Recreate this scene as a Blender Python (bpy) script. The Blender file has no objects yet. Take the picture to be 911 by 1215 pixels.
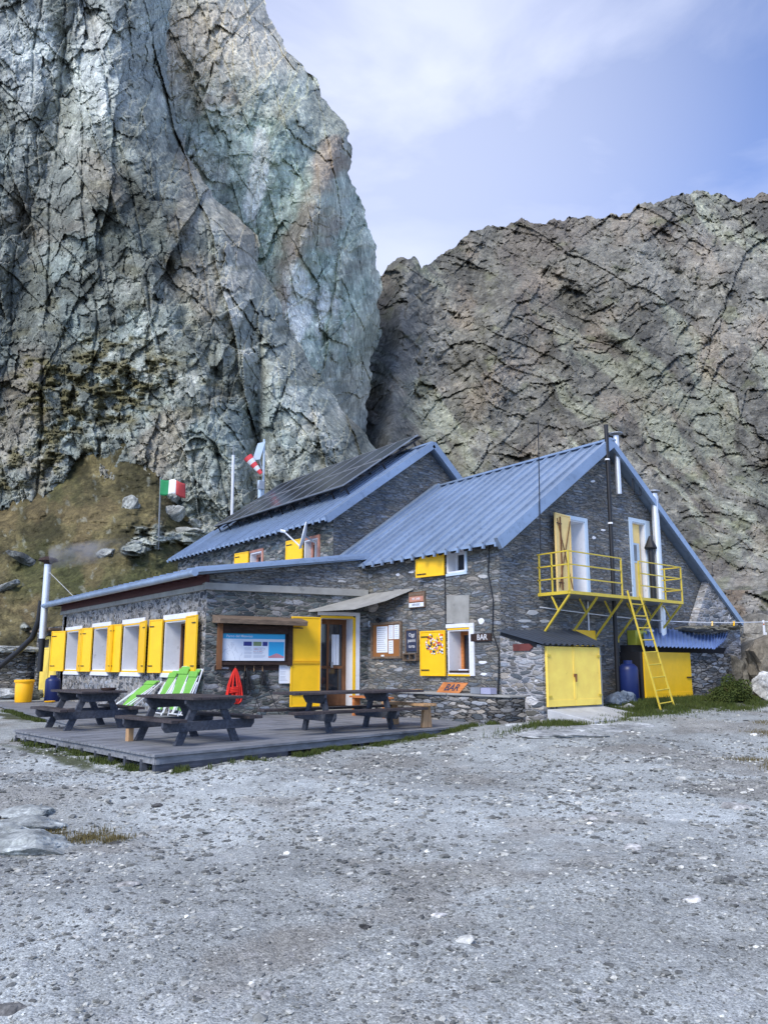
import bpy, math, random
import numpy as np
from mathutils import Vector, Matrix
random.seed(7); rs=np.random.RandomState(11)
scene=bpy.context.scene
COL=scene.collection
pi=math.pi; rad=math.radians
# ------------------------------------------------------------------ survey of the site
F=892.;Y0=638.;X0=455.5;PIT=math.atan(152/892.);YAW=rad(38.6);EYE=1.6
FH=(math.sin(YAW),math.cos(YAW));RT=(math.cos(YAW),-math.sin(YAW))
def ray(px,py):
    a=(px-X0)/F;b=-(py-Y0)/F
    f=math.cos(PIT)-b*math.sin(PIT);z=math.sin(PIT)+b*math.cos(PIT)
    return RT[0]*a+FH[0]*f,RT[1]*a+FH[1]*f,z
def _t(d,t):return Vector((d[0]*t,d[1]*t,EYE+d[2]*t))
def Pz(px,py,z):d=ray(px,py);return _t(d,(z-EYE)/d[2])
def Px(px,py,x):d=ray(px,py);return _t(d,x/d[0])
def Py(px,py,y):d=ray(px,py);return _t(d,y/d[1])
# ------------------------------------------------------------------ numpy noise
def hsh(ix,iy,s):
    h=(ix.astype(np.int64)*374761393+iy.astype(np.int64)*668265263+s*982451653)&0xffffffff
    h=((h^(h>>13))*1274126177)&0xffffffff
    h=((h^(h>>16))*2246822519)&0xffffffff
    h=h^(h>>15)
    return (h&0xffffff)/float(0xffffff)
def perlin(x,y,s):
    ix=np.floor(x);iy=np.floor(y);fx=x-ix;fy=y-iy
    u=fx*fx*fx*(fx*(fx*6-15)+10);v=fy*fy*fy*(fy*(fy*6-15)+10)
    def g(a,b):
        t=hsh(ix+a,iy+b,s)*2*pi
        return np.cos(t)*(fx-a)+np.sin(t)*(fy-b)
    n0=g(0,0)*(1-u)+g(1,0)*u;n1=g(0,1)*(1-u)+g(1,1)*u
    return (n0*(1-v)+n1*v)*1.5
def fbm(x,y,s,o=5,g=.5):
    r=0*x;a=1.
    for i in range(o):
        r=r+a*perlin(x,y,s+i*17);a*=g;x=x*2.03+3.1;y=y*2.03-1.7
    return r
def ridged(x,y,s,o=4,g=.5):
    r=0*x;a=1.
    for i in range(o):
        r=r+a*(1-2*np.abs(perlin(x,y,s+i*13)));a*=g;x=x*2.07+5.3;y=y*2.07+1.3
    return r
def facet(x,y,s,tx=1.,ty=1.):
    ix=np.floor(x);iy=np.floor(y)
    d1=np.full(x.shape,9.);d2=np.full(x.shape,9.);v=np.zeros(x.shape);idr=np.zeros(x.shape)
    for a in(-1,0,1):
        for b in(-1,0,1):
            cx=ix+a;cy=iy+b
            dx=x-(cx+.5+.85*(hsh(cx,cy,s)-.5));dy=y-(cy+.5+.85*(hsh(cx,cy,s+1)-.5))
            d=dx*dx+dy*dy
            val=(hsh(cx,cy,s+2)-.5)+tx*2*(hsh(cx,cy,s+3)-.5)*dx+ty*2*(hsh(cx,cy,s+4)-.5)*dy
            c=d<d1
            d2=np.where(c,d1,np.minimum(d2,d))
            v=np.where(c,val,v);idr=np.where(c,hsh(cx,cy,s+5),idr)
            d1=np.where(c,d,d1)
    return v,np.sqrt(d2)-np.sqrt(d1),idr
def sstep(a,b,x):
    t=np.clip((x-a)/(b-a),0,1);return t*t*(3-2*t)
# ------------------------------------------------------------------ mesh helpers
def props(o,label=None,cat=None,group=None,kind=None):
    if label:o['label']=label
    if cat:o['category']=cat
    if group:o['group']=group
    if kind:o['kind']=kind
    return o
def thing(name,label,cat,loc=(0,0,0),rz=0,group=None):
    o=bpy.data.objects.new(name,None);COL.objects.link(o)
    o.empty_display_size=.2
    o.location=loc;o.rotation_euler=(0,0,rz)
    return props(o,label,cat,group)
def copytree(o,parent=None):
    c=o.copy();COL.objects.link(c)
    if parent:c.parent=parent
    for ch in list(o.children):copytree(ch,c)
    return c
def npmesh(name,V,Fc,mat,parent=None,smooth=False,col=None,world=True):
    """V (n,3), Fc (m,k) arrays"""
    V=np.asarray(V,dtype=np.float32);Fc=np.asarray(Fc,dtype=np.int32)
    if parent is not None and world:
        V=V-np.array(rootloc(parent),dtype=np.float32)
    me=bpy.data.meshes.new(name)
    k=Fc.shape[1];m=len(Fc)
    me.vertices.add(len(V));me.vertices.foreach_set('co',V.ravel())
    me.loops.add(m*k);me.loops.foreach_set('vertex_index',Fc.ravel())
    me.polygons.add(m);me.polygons.foreach_set('loop_start',np.arange(0,m*k,k,dtype=np.int32))
    try:me.polygons.foreach_set('loop_total',np.full(m,k,dtype=np.int32))
    except Exception:pass
    me.polygons.foreach_set('use_smooth',np.full(m,smooth,dtype=bool))
    me.update(calc_edges=True)
    if col is not None:
        a=me.color_attributes.new('Col','FLOAT_COLOR','POINT')
        c=np.ones((len(V),4),dtype=np.float32);c[:,:col.shape[1]]=col
        a.data.foreach_set('color',c.ravel())
    me.materials.append(mat)
    o=bpy.data.objects.new(name,me);COL.objects.link(o)
    if parent is not None:o.parent=parent
    return o
def rootloc(p):
    l=Vector(p.location)
    while p.parent:
        p=p.parent;l=l+Vector(p.location)
    return l
class MB:
    def __init__(s):s.v=[];s.f=[]
    def add(s,vs,fs):
        n=len(s.v);s.v+= [tuple(v) for v in vs];s.f+=[tuple(n+i for i in f) for f in fs];return s
    def hexa(s,p):  # 8 pts: bottom 4 ccw, top 4 ccw
        return s.add(p,[(3,2,1,0),(4,5,6,7),(0,1,5,4),(1,2,6,5),(2,3,7,6),(3,0,4,7)])
    def box(s,x0,x1,y0,y1,z0,z1):
        return s.hexa([(x0,y0,z0),(x1,y0,z0),(x1,y1,z0),(x0,y1,z0),(x0,y0,z1),(x1,y0,z1),(x1,y1,z1),(x0,y1,z1)])
    def bar(s,a,b,w,h,up=(0,0,1)):
        a=Vector(a);b=Vector(b);d=(b-a).normalized();u=Vector(up)
        sd=d.cross(u)
        if sd.length<1e-4:sd=d.cross(Vector((1,0,0)))
        sd.normalize();u=sd.cross(d).normalized()
        q=[a-sd*w/2-u*h/2,a+sd*w/2-u*h/2,a+sd*w/2+u*h/2,a-sd*w/2+u*h/2]
        q2=[v+(b-a) for v in q]
        return s.add(q+q2,[(3,2,1,0),(4,5,6,7),(0,1,5,4),(1,2,6,5),(2,3,7,6),(3,0,4,7)])
    def tube(s,pts,r,n=10,cap=True,r2=None):
        pts=[Vector(p) for p in pts];rings=[];N=len(pts)
        ref=None
        for i,p in enumerate(pts):
            d=(pts[min(i+1,N-1)]-pts[max(i-1,0)]).normalized()
            if ref is None:
                ref=Vector((0,0,1)) if abs(d.z)<.9 else Vector((1,0,0))
            a=d.cross(ref).normalized();b=a.cross(d).normalized();ref=b
            rr=r[i] if isinstance(r,(list,tuple)) else r
            rings.append([p+(a*math.cos(2*pi*k/n)+b*math.sin(2*pi*k/n))*rr for k in range(n)])
        vs=[v for g in rings for v in g];fs=[]
        for i in range(N-1):
            for k in range(n):
                k2=(k+1)%n;fs.append((i*n+k,i*n+k2,(i+1)*n+k2,(i+1)*n+k))
        if cap:
            fs.append(tuple(range(n-1,-1,-1)));fs.append(tuple((N-1)*n+k for k in range(n)))
        return s.add(vs,fs)
    def prism(s,poly,vec):
        vec=Vector(vec);p=[Vector(q) for q in poly];n=len(p)
        nm=Vector((0,0,0))
        for i in range(n):nm+=p[i].cross(p[(i+1)%n])
        if nm.dot(vec)>0:pass
        else:p=p[::-1]
        vs=p+[q+vec for q in p]
        fs=[tuple(range(n-1,-1,-1)),tuple(range(n,2*n))]
        for i in range(n):
            j=(i+1)%n;fs.append((i,j,n+j,n+i))
        return s.add(vs,fs)
    def lathe(s,c,prof,n=20):
        c=Vector(c);vs=[];fs=[];m=len(prof)
        for (r,z) in prof:
            for k in range(n):vs.append(c+Vector((r*math.cos(2*pi*k/n),r*math.sin(2*pi*k/n),z)))
        for i in range(m-1):
            for k in range(n):
                k2=(k+1)%n;fs.append((i*n+k,i*n+k2,(i+1)*n+k2,(i+1)*n+k))
        fs.append(tuple(range(n-1,-1,-1)));fs.append(tuple((m-1)*n+k for k in range(n)))
        return s.add(vs,fs)
    def build(s,name,mat,parent=None,world=True,smooth=False,bevel=0,xf=None):
        off=Vector(rootloc(parent)) if (parent is not None and world) else Vector((0,0,0))
        vs=s.v
        if xf is not None:vs=[xf@Vector(v) for v in vs]
        me=bpy.data.meshes.new(name)
        me.from_pydata([tuple(Vector(v)-off) for v in vs],[],s.f);me.update()
        me.materials.append(mat)
        if smooth:
            me.polygons.foreach_set('use_smooth',[True]*len(me.polygons))
            try:me.set_sharp_from_angle(angle=rad(40))
            except Exception:pass
        o=bpy.data.objects.new(name,me);COL.objects.link(o)
        if parent is not None:o.parent=parent
        if bevel:
            b=o.modifiers.new('bevel','BEVEL');b.width=bevel;b.segments=1;b.limit_method='ANGLE'
        return o
def textmesh(name,txt,mat,parent,loc,xdir,size,depth=.004,shear=0,align='CENTER'):
    """flat lettering standing on a vertical face: xdir = reading direction"""
    c=bpy.data.curves.new(name,'FONT');c.body=txt;c.size=size;c.extrude=depth;c.align_x=align;c.align_y='CENTER';c.shear=shear
    c.resolution_u=3;c.offset=size*.012
    t=bpy.data.objects.new('tmp',c)
    COL.objects.link(t);bpy.context.view_layer.update()
    dg=bpy.context.evaluated_depsgraph_get()
    me=bpy.data.meshes.new_from_object(t.evaluated_get(dg));bpy.data.objects.remove(t)
    X=Vector(xdir).normalized();Z=Vector((0,0,1));N=X.cross(Z)
    M=Matrix(((X.x,Z.x,N.x,loc[0]),(X.y,Z.y,N.y,loc[1]),(X.z,Z.z,N.z,loc[2]),(0,0,0,1)))
    me.transform(M)
    off=rootloc(parent) if parent is not None else Vector((0,0,0))
    me.transform(Matrix.Translation(-off));me.name=name
    me.materials.clear();me.materials.append(mat)
    o=bpy.data.objects.new(name,me);COL.objects.link(o)
    if parent is not None:o.parent=parent
    return o
# ------------------------------------------------------------------ materials
class NT:
    def __init__(s,name):
        s.m=bpy.data.materials.new(name);s.m.use_nodes=True;s.t=s.m.node_tree;s.n=s.t.nodes
        s.b=s.n['Principled BSDF'];s.o=s.n['Material Output']
        s._c=None
    def add(s,ty,**k):
        n=s.n.new(ty)
        for a,b in k.items():setattr(n,a,b)
        return n
    def link(s,a,b):s.t.links.new(a,b)
    def co(s,scale=(1,1,1),rot=(0,0,0)):
        if s._c is None:s._c=s.add('ShaderNodeTexCoord')
        m=s.add('ShaderNodeMapping');m.inputs['Scale'].default_value=scale;m.inputs['Rotation'].default_value=rot
        s.link(s._c.outputs['Object'],m.inputs['Vector']);return m.outputs[0]
    def noise(s,scale,det=6,rough=.6,co=None,dist=0):
        n=s.add('ShaderNodeTexNoise');n.inputs['Scale'].default_value=scale;n.inputs['Detail'].default_value=det
        n.inputs['Roughness'].default_value=rough;n.inputs['Distortion'].default_value=dist
        s.link(co if co is not None else s.co(),n.inputs['Vector']);return n.outputs['Fac']
    def vor(s,scale,co=None,feat='F1',rnd=1):
        n=s.add('ShaderNodeTexVoronoi',feature=feat);n.inputs['Scale'].default_value=scale
        n.inputs['Randomness'].default_value=rnd
        s.link(co if co is not None else s.co(),n.inputs['Vector']);return n
    def ramp(s,fac,st,interp='LINEAR'):
        r=s.add('ShaderNodeValToRGB');r.color_ramp.interpolation=interp
        e=r.color_ramp.elements
        while len(e)<len(st):e.new(.5)
        for i,(p,c) in enumerate(st):
            e[i].position=p;e[i].color=(*c,1) if len(c)==3 else c
        s.link(fac,r.inputs[0]);return r.outputs[0]
    def mix(s,a,b,f,mode='MIX'):
        m=s.add('ShaderNodeMix',data_type='RGBA',blend_type=mode)
        for v,i in((a,6),(b,7)):
            if isinstance(v,(tuple,list)):m.inputs[i].default_value=(*v,1)
            else:s.link(v,m.inputs[i])
        if isinstance(f,(int,float)):m.inputs[0].default_value=f
        else:s.link(f,m.inputs[0])
        return m.outputs[2]
    def math(s,op,a,b=0.,c=None):
        m=s.add('ShaderNodeMath',operation=op)
        for i,v in enumerate((a,b) if c is None else (a,b,c)):
            if isinstance(v,(int,float)):m.inputs[i].default_value=v
            else:s.link(v,m.inputs[i])
        return m.outputs[0]
    def col(s,c):
        if isinstance(c,(tuple,list)):s.b.inputs['Base Color'].default_value=(*c,1)
        else:s.link(c,s.b.inputs['Base Color'])
    def bump(s,h,st=.5,d=.02,prev=None):
        b=s.add('ShaderNodeBump');b.inputs['Strength'].default_value=st;b.inputs['Distance'].default_value=d
        s.link(h,b.inputs['Height'])
        if prev is not None:s.link(prev,b.inputs['Normal'])
        s.link(b.outputs[0],s.b.inputs['Normal']);return b.outputs[0]
    def set(s,rough=.7,metal=0.,spec=.5):
        s.b.inputs['Roughness'].default_value=rough;s.b.inputs['Metallic'].default_value=metal
        s.b.inputs['Specular IOR Level'].default_value=spec;return s
def paint(name,c,rough=.5,metal=0,var=.12,dirt=None,dscale=6,bump=.15,spec=.4,dthr=.6):
    t=NT(name);t.set(rough,metal,spec)
    n=t.noise(3.1,7,.65)
    a=tuple(x*(1-var) for x in c);b=tuple(min(1,x*(1+var)) for x in c)
    cc=t.ramp(n,[(.3,a),(.7,b)])
    if dirt:
        d=t.noise(dscale,8,.7);f=t.ramp(d,[(dthr,(0,0,0)),(min(.99,dthr+.12),(1,1,1))])
        cc=t.mix(cc,dirt,f)
    t.col(cc)
    t.bump(t.noise(38,5,.7),bump,.004)
    return t.m
def wood(name,c1,c2,rough=.75,axis=1,s=1.):
    t=NT(name);t.set(rough,0,.3)
    sc=[22*s]*3;sc[axis]=1.6*s
    n=t.noise(1,7,.62,t.co(tuple(sc)),.4);n2=t.noise(2.3,4)
    c=t.ramp(n,[(.3,c1),(.68,c2)]);c=t.mix(c,tuple(x*.55 for x in c1),t.ramp(n2,[(.5,(0,0,0)),(.75,(.7,.7,.7))]))
    t.col(c);t.bump(n,.5,.008);return t.m
def masonry(name,scale,zs,cells,mortar,mw,warp=.12,bumpd=.05,light=None,dist=.0,big=None):
    """rubble wall: voronoi stones, one tone per stone, mortar in the joints"""
    t=NT(name);t.set(.88,0,.25)
    base=t.co((1,1,zs))
    nz=t.add('ShaderNodeTexNoise');nz.inputs['Scale'].default_value=scale*.9;nz.inputs['Detail'].default_value=3;t.link(base,nz.inputs['Vector'])
    sb=t.add('ShaderNodeVectorMath',operation='SUBTRACT');t.link(nz.outputs['Color'],sb.inputs[0]);sb.inputs[1].default_value=(.5,.5,.5)
    sc=t.add('ShaderNodeVectorMath',operation='SCALE');t.link(sb.outputs[0],sc.inputs[0]);sc.inputs['Scale'].default_value=warp
    ad=t.add('ShaderNodeVectorMath',operation='ADD');t.link(base,ad.inputs[0]);t.link(sc.outputs[0],ad.inputs[1])
    co=ad.outputs[0]
    v=t.vor(scale,co);e=t.vor(scale,co,'DISTANCE_TO_EDGE')
    sepc=t.add('ShaderNodeSeparateColor');t.link(v.outputs['Color'],sepc.inputs[0])
    cc=t.ramp(sepc.outputs[0],cells,'CONSTANT')
    hue=t.ramp(sepc.outputs[1],[(0,(.85,.95,1.1)),(.5,(1,1,1)),(1,(1.12,1.02,.88))])
    cc=t.mix(cc,hue,1,'MULTIPLY')
    fine=t.noise(14,8,.75,t.co((1,1,2.2)))
    cc=t.mix(cc,t.ramp(fine,[(.3,(.5,.5,.5)),(.5,(1,1,1)),(.75,(1.7,1.7,1.7))]),.85,'MULTIPLY')
    blot=t.noise(.9,5,.6)
    cc=t.mix(cc,t.ramp(blot,[(.35,(.72,.74,.76)),(.65,(1.2,1.2,1.18))]),1,'MULTIPLY')
    # smeared mortar covers some stones in patches
    pm=t.noise(1.7,6,.65,t.co((1,1,1.3)))
    wid=t.math('MULTIPLY_ADD',t.ramp(pm,[(.38,(0,0,0)),(.66,(1,1,1))]),mw*1.6,mw*.35)
    msk=t.math('LESS_THAN',e.outputs['Distance'],wid)
    mc=t.mix(mortar,tuple(x*.62 for x in mortar),t.noise(9,6,.7))
    cc=t.mix(cc,mc,msk)
    if light:
        vb=t.vor(light[0],t.co((1,1,1.7)));s2=t.add('ShaderNodeSeparateColor');t.link(vb.outputs['Color'],s2.inputs[0])
        big_=t.math('GREATER_THAN',s2.outputs[2],light[1]);near=t.math('LESS_THAN',vb.outputs['Distance'],light[3])
        cc=t.mix(cc,light[2],t.math('MULTIPLY',big_,near))
    t.col(cc)
    h=t.ramp(e.outputs['Distance'],[(0,(0,0,0)),(mw*2.2,(.8,.8,.8)),(min(.95,mw*6),(1,1,1))])
    rnd=t.mix(h,sepc.outputs[2],.35)
    b1=t.bump(rnd,1.,bumpd);b2=t.add('ShaderNodeBump');b2.inputs['Strength'].default_value=.6;b2.inputs['Distance'].default_value=.02
    t.link(fine,b2.inputs['Height']);t.link(b1,b2.inputs['Normal']);t.link(b2.outputs[0],t.b.inputs['Normal'])
    return t.m
M={}
g=lambda v,a=1,b=1,c=1:(v*a,v*b,v*c)
M['slate']=masonry('dark slate masonry',3.9,6.0,[(0,g(.165,.96,1,1.0)),(.25,g(.19,.97,1,.99)),(.5,g(.21)),(.75,g(.245,.99,1,1)),(.95,g(.31)),(.99,g(.46))],g(.155,1,1,1.02),.018,warp=.6,bumpd=.035,light=(1.2,.955,g(.5),.2))
M['grey']=masonry('grey schist masonry',3.3,4.2,[(0,g(.15,.95,1,1)),(.3,g(.19,.95,1,.98)),(.6,g(.235)),(.84,g(.28)),(.96,g(.38)),(.99,g(.6))],g(.24,1.02,1,.97),.035,warp=.5,bumpd=.05,light=(1.1,.92,g(.62),.26))
M['rubble']=masonry('pale mortar rubble',5.6,1.5,[(0,g(.08,.95,1,1.05)),(.3,g(.15,.95,1,1)),(.55,g(.24)),(.8,g(.36))],g(.46,1.02,1,.97),.075,warp=.4,bumpd=.03)
M['green']=masonry('greenish schist masonry',3.8,2.9,[(0,g(.07,.85,1,1)),(.3,g(.12,.85,1,.97)),(.6,g(.18,.9,1,.95)),(.85,g(.28))],g(.28,1.02,1,.97),.05,warp=.4,bumpd=.04)
M['dry']=masonry('dry stone',3.4,4.2,[(0,g(.09,.95,1,1)),(.3,g(.15)),(.6,g(.22)),(.85,g(.33))],g(.04),.028,warp=.35,bumpd=.07,light=(1.7,.9,g(.45),.2))
M['pale']=masonry('pale pointed masonry',3.3,3.2,[(0,g(.13,.95,1,1)),(.3,g(.2)),(.6,g(.28,1.02,1,.96)),(.85,g(.4))],g(.48,1,1,1.03),.07,warp=.4,bumpd=.04,light=(1.6,.85,g(.6),.25))
def roofm(name,c):
    t=NT(name);t.set(.38,.0,.5)
    n=t.noise(.8,6,.6,t.co((.5,2,1)));cc=t.ramp(n,[(.3,tuple(x*.78 for x in c)),(.7,tuple(x*1.15 for x in c))])
    cc=t.mix(cc,tuple(x*.5 for x in c),t.ramp(t.noise(7,8,.7),[(.52,(0,0,0)),(.75,(.75,.75,.75))]))
    t.col(cc);t.bump(t.noise(3,4),.15,.01)
    t.b.inputs['Metallic'].default_value=.35
    return t.m
M['roof']=roofm('blue grey sheet metal',(.275,.36,.485))
M['roofdark']=roofm('dark corrugated sheet',(.07,.085,.11))
M['roofblue']=roofm('bright blue corrugated sheet',(.22,.33,.60))
M['yellow']=paint('yellow shutter paint',(.90,.53,.010),.45,var=.07,dirt=(.35,.2,.03),dthr=.7)
M['yellow_pale']=paint('faded yellow paint',(.98,.70,.13),.6,var=.1,dirt=(.55,.36,.04),dscale=2.2,dthr=.62)
M['yellow_rail']=paint('yellow rail paint',(.60,.46,.05),.5,var=.15,dirt=(.18,.08,.03),dscale=9)
M['cream']=paint('sun bleached yellow door',(.90,.66,.26),.65,var=.1)
M['white']=paint('white lime plaster',(.72,.74,.78),.8,var=.07,dirt=(.45,.46,.47),dscale=4)
M['bluewhite']=paint('pale blue surround',(.50,.62,.74),.8,var=.08,dirt=(.3,.33,.35),dscale=5)
M['cement']=paint('cement',(.30,.30,.28),.9,var=.2,dirt=(.13,.13,.13),dscale=4,bump=.6)
M['cementpale']=paint('pale cement slab',(.42,.43,.43),.9,var=.15,dirt=(.2,.2,.2),dscale=5,bump=.6)
M['maroon']=paint('maroon boards',(.075,.022,.026),.6)
M['dark']=paint('dark interior',(.012,.013,.016),.6)
M['black']=paint('black rubber',(.014,.015,.018),.5)
M['steel']=paint('polished flue steel',(.74,.75,.76),.38,.6,.06)
M['galv']=paint('galvanised metal',(.36,.38,.40),.5,.7)
M['glass']=NT('window glass').set(.06,0,.8).m;M['glass'].node_tree.nodes['Principled BSDF'].inputs['Base Color'].default_value=(.015,.02,.03,1)
M['brownframe']=wood('brown window timber',(.10,.045,.02),(.24,.11,.05),axis=2)
M['pinkframe']=paint('salmon window frame',(.52,.24,.17),.6)
M['orangewood']=wood('varnished orange wood',(.40,.13,.035),(.62,.24,.08),axis=1)
M['tablewood']=wood('dark stained table wood',(.022,.018,.020),(.085,.070,.070),.6,axis=1)
M['beamwood']=wood('weathered blue grey beam',(.030,.034,.044),(.085,.095,.12),.75,axis=0)
M['deck']=wood('weathered grey decking',(.12,.128,.14),(.27,.28,.30),.75,axis=0,s=.8)
M['natural']=wood('natural pine',(.34,.20,.10),(.56,.36,.19),axis=2)
M['plank']=wood('weathered brown plank',(.10,.075,.055),(.24,.175,.125),axis=0)
M['signdark']=wood('dark sign wood',(.02,.012,.010),(.06,.035,.028),axis=0)
M['red']=paint('red rope',(.70,.03,.02),.7)
M['lime']=paint('lime green canvas',(.17,.44,.07),.8)
M['whitepaint']=paint('white metal paint',(.75,.77,.80),.5)
M['paper']=paint('white paper',(.72,.78,.86),.7,var=.03)
M['blue']=paint('blue gas bottle paint',(.010,.022,.11),.4)
M['bucket']=paint('yellow plastic',(.95,.50,.01),.4,var=.03)
M['cork']=paint('cork board',(.28,.12,.04),.9)
M['flaggreen']=paint('flag green',(.02,.24,.09),.8);M['flagred']=paint('flag red',(.52,.07,.07),.8);M['flagwhite']=paint('flag white',(.78,.80,.80),.8)
M['sockred']=paint('windsock red',(.78,.08,.09),.8)
M['cyan']=paint('cyan print',(.03,.40,.72),.5,var=.02);M['ink']=paint('dark ink',(.03,.04,.08),.6);M['deepblue']=paint('printed deep blue',(.03,.04,.22),.5)
M['chalk']=paint('chalk',(.55,.56,.58),.9)
M['olive']=paint('printed olive',(.22,.30,.14),.6);M['pinkink']=paint('printed pink',(.55,.25,.30),.6)
def panelm():
    t=NT('solar cells');t.set(.2,0,.25)
    br=t.add('ShaderNodeTexBrick');br.offset=0;br.inputs['Scale'].default_value=1;br.inputs['Brick Width'].default_value=.16;br.inputs['Row Height'].default_value=.16
    br.inputs['Mortar Size'].default_value=.006
    br.inputs['Color1'].default_value=(.012,.014,.024,1);br.inputs['Color2'].default_value=(.016,.018,.030,1);br.inputs['Mortar'].default_value=(.06,.065,.075,1)
    t.link(t.co((1,1.0,1)),br.inputs['Vector']);t.col(br.outputs['Color']);return t.m
M['solar']=panelm()
def rockm(name,fs=1.,bd=.2,lin=(0,0,0),st=(1,1,.5)):
    """weathered rock: chips of differing tone and height at two sizes, fine grain, broken joints"""
    t=NT(name);t.set(.92,0,.2)
    at=t.add('ShaderNodeAttribute',attribute_name='Col')
    def chips(sc,ed,warp):
        co=t.co(st,lin)
        nz=t.add('ShaderNodeTexNoise');nz.inputs['Scale'].default_value=sc*.8;nz.inputs['Detail'].default_value=6;nz.inputs['Roughness'].default_value=.7;t.link(co,nz.inputs['Vector'])
        a=t.add('ShaderNodeVectorMath',operation='SUBTRACT');t.link(nz.outputs['Color'],a.inputs[0]);a.inputs[1].default_value=(.5,.5,.5)
        b=t.add('ShaderNodeVectorMath',operation='SCALE');t.link(a.outputs[0],b.inputs[0]);b.inputs['Scale'].default_value=warp/sc
        c=t.add('ShaderNodeVectorMath',operation='ADD');t.link(co,c.inputs[0]);t.link(b.outputs[0],c.inputs[1])
        v=t.vor(sc,c.outputs[0]);s=t.add('ShaderNodeSeparateColor');t.link(v.outputs['Color'],s.inputs[0])
        e=t.vor(sc,c.outputs[0],'DISTANCE_TO_EDGE')
        return s.outputs[0],t.math('MULTIPLY_ADD',v.outputs['Distance'],-1.1,s.outputs[1]),t.ramp(e.outputs['Distance'],[(0,(1,1,1)),(ed,(0,0,0))])
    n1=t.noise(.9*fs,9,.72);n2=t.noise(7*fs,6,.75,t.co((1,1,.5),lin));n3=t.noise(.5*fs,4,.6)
    t1,h1,e1=chips(.9*fs,.03,.4);t2,h2,e2=chips(2.6*fs,.05,.5)
    c=t.mix(at.outputs['Color'],t.ramp(n1,[(.28,(.66,.67,.68)),(.5,(1,1,1)),(.72,(1.34,1.34,1.33))]),.9,'MULTIPLY')
    c=t.mix(c,t.ramp(t1,[(0,(.8,.81,.82)),(.5,(1,1,1)),(1,(1.2,1.2,1.19))]),1,'MULTIPLY')
    c=t.mix(c,t.ramp(t2,[(0,(.78,.78,.79)),(.5,(1,1,1)),(1,(1.24,1.24,1.23))]),1,'MULTIPLY')
    c=t.mix(c,t.ramp(n2,[(.3,(.6,.6,.6)),(.5,(1,1,1)),(.7,(1.45,1.45,1.45))]),.9,'MULTIPLY')
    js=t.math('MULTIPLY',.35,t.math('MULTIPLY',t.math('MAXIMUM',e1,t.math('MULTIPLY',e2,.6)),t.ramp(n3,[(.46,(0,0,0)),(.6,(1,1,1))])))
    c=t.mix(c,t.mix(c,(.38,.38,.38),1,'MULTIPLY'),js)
    c=t.mix(c,(1.05,1.03,.96),1,'MULTIPLY')
    t.col(c)
    b=t.bump(h1,.6,bd);b=t.bump(h2,.6,bd*.4,b);b=t.bump(n1,.7,bd*.8,b);t.bump(n2,.9,bd*.18,b)
    return t.m
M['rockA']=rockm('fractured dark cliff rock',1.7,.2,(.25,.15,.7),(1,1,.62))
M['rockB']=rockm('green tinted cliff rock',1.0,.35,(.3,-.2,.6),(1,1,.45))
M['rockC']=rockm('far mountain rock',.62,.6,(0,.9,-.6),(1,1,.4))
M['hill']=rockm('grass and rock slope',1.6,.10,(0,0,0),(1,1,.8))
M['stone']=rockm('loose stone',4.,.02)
def gravelm():
    t=NT('crushed stone ground');t.set(.95,0,.2)
    n=t.noise(.35,7,.62);n2=t.noise(2.2,8,.7);n3=t.noise(26,6,.75)
    v=t.vor(62,t.co((1,1,1)));s=t.add('ShaderNodeSeparateColor');t.link(v.outputs['Color'],s.inputs[0])
    v2=t.vor(150);s2=t.add('ShaderNodeSeparateColor');t.link(v2.outputs['Color'],s2.inputs[0])
    at=t.add('ShaderNodeAttribute',attribute_name='Col')
    c=t.mix(at.outputs['Color'],t.ramp(n,[(.32,(.78,.77,.76)),(.62,(1.12,1.12,1.12))]),1,'MULTIPLY')
    c=t.mix(c,t.ramp(n2,[(.3,(.76,.76,.76)),(.7,(1.2,1.2,1.2))]),1,'MULTIPLY')
    c=t.mix(c,t.ramp(s.outputs[0],[(0,(.6,.6,.6)),(.2,(.9,.9,.9)),(.6,(1.02,1.02,1.02)),(.92,(1.1,1.1,1.1)),(1,(1.6,1.6,1.6))]),.8,'MULTIPLY')
    c=t.mix(c,t.ramp(s2.outputs[1],[(0,(.55,.55,.55)),(.5,(1,1,1)),(1,(1.45,1.45,1.45))]),.8,'MULTIPLY')
    c=t.mix(c,t.ramp(n3,[(.3,(.78,.78,.78)),(.7,(1.22,1.22,1.22))]),1,'MULTIPLY')
    t.col(c)
    h=t.ramp(v.outputs['Distance'],[(0,(1,1,1)),(.75,(0,0,0))])
    b=t.bump(h,.5,.007);b=t.bump(n3,.6,.008,b);t.bump(n2,.5,.05,b)
    return t.m
M['gravel']=gravelm()
def grassm(name,a,b):
    t=NT(name);t.set(.8,0,.2);t.col(t.ramp(t.noise(3,5,.7),[(.3,a),(.7,b)]));return t.m
M['grass']=grassm('short grass',(.030,.050,.010),(.085,.105,.026))
M['grassdry']=grassm('dry grass',(.09,.075,.03),(.17,.14,.06))
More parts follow.
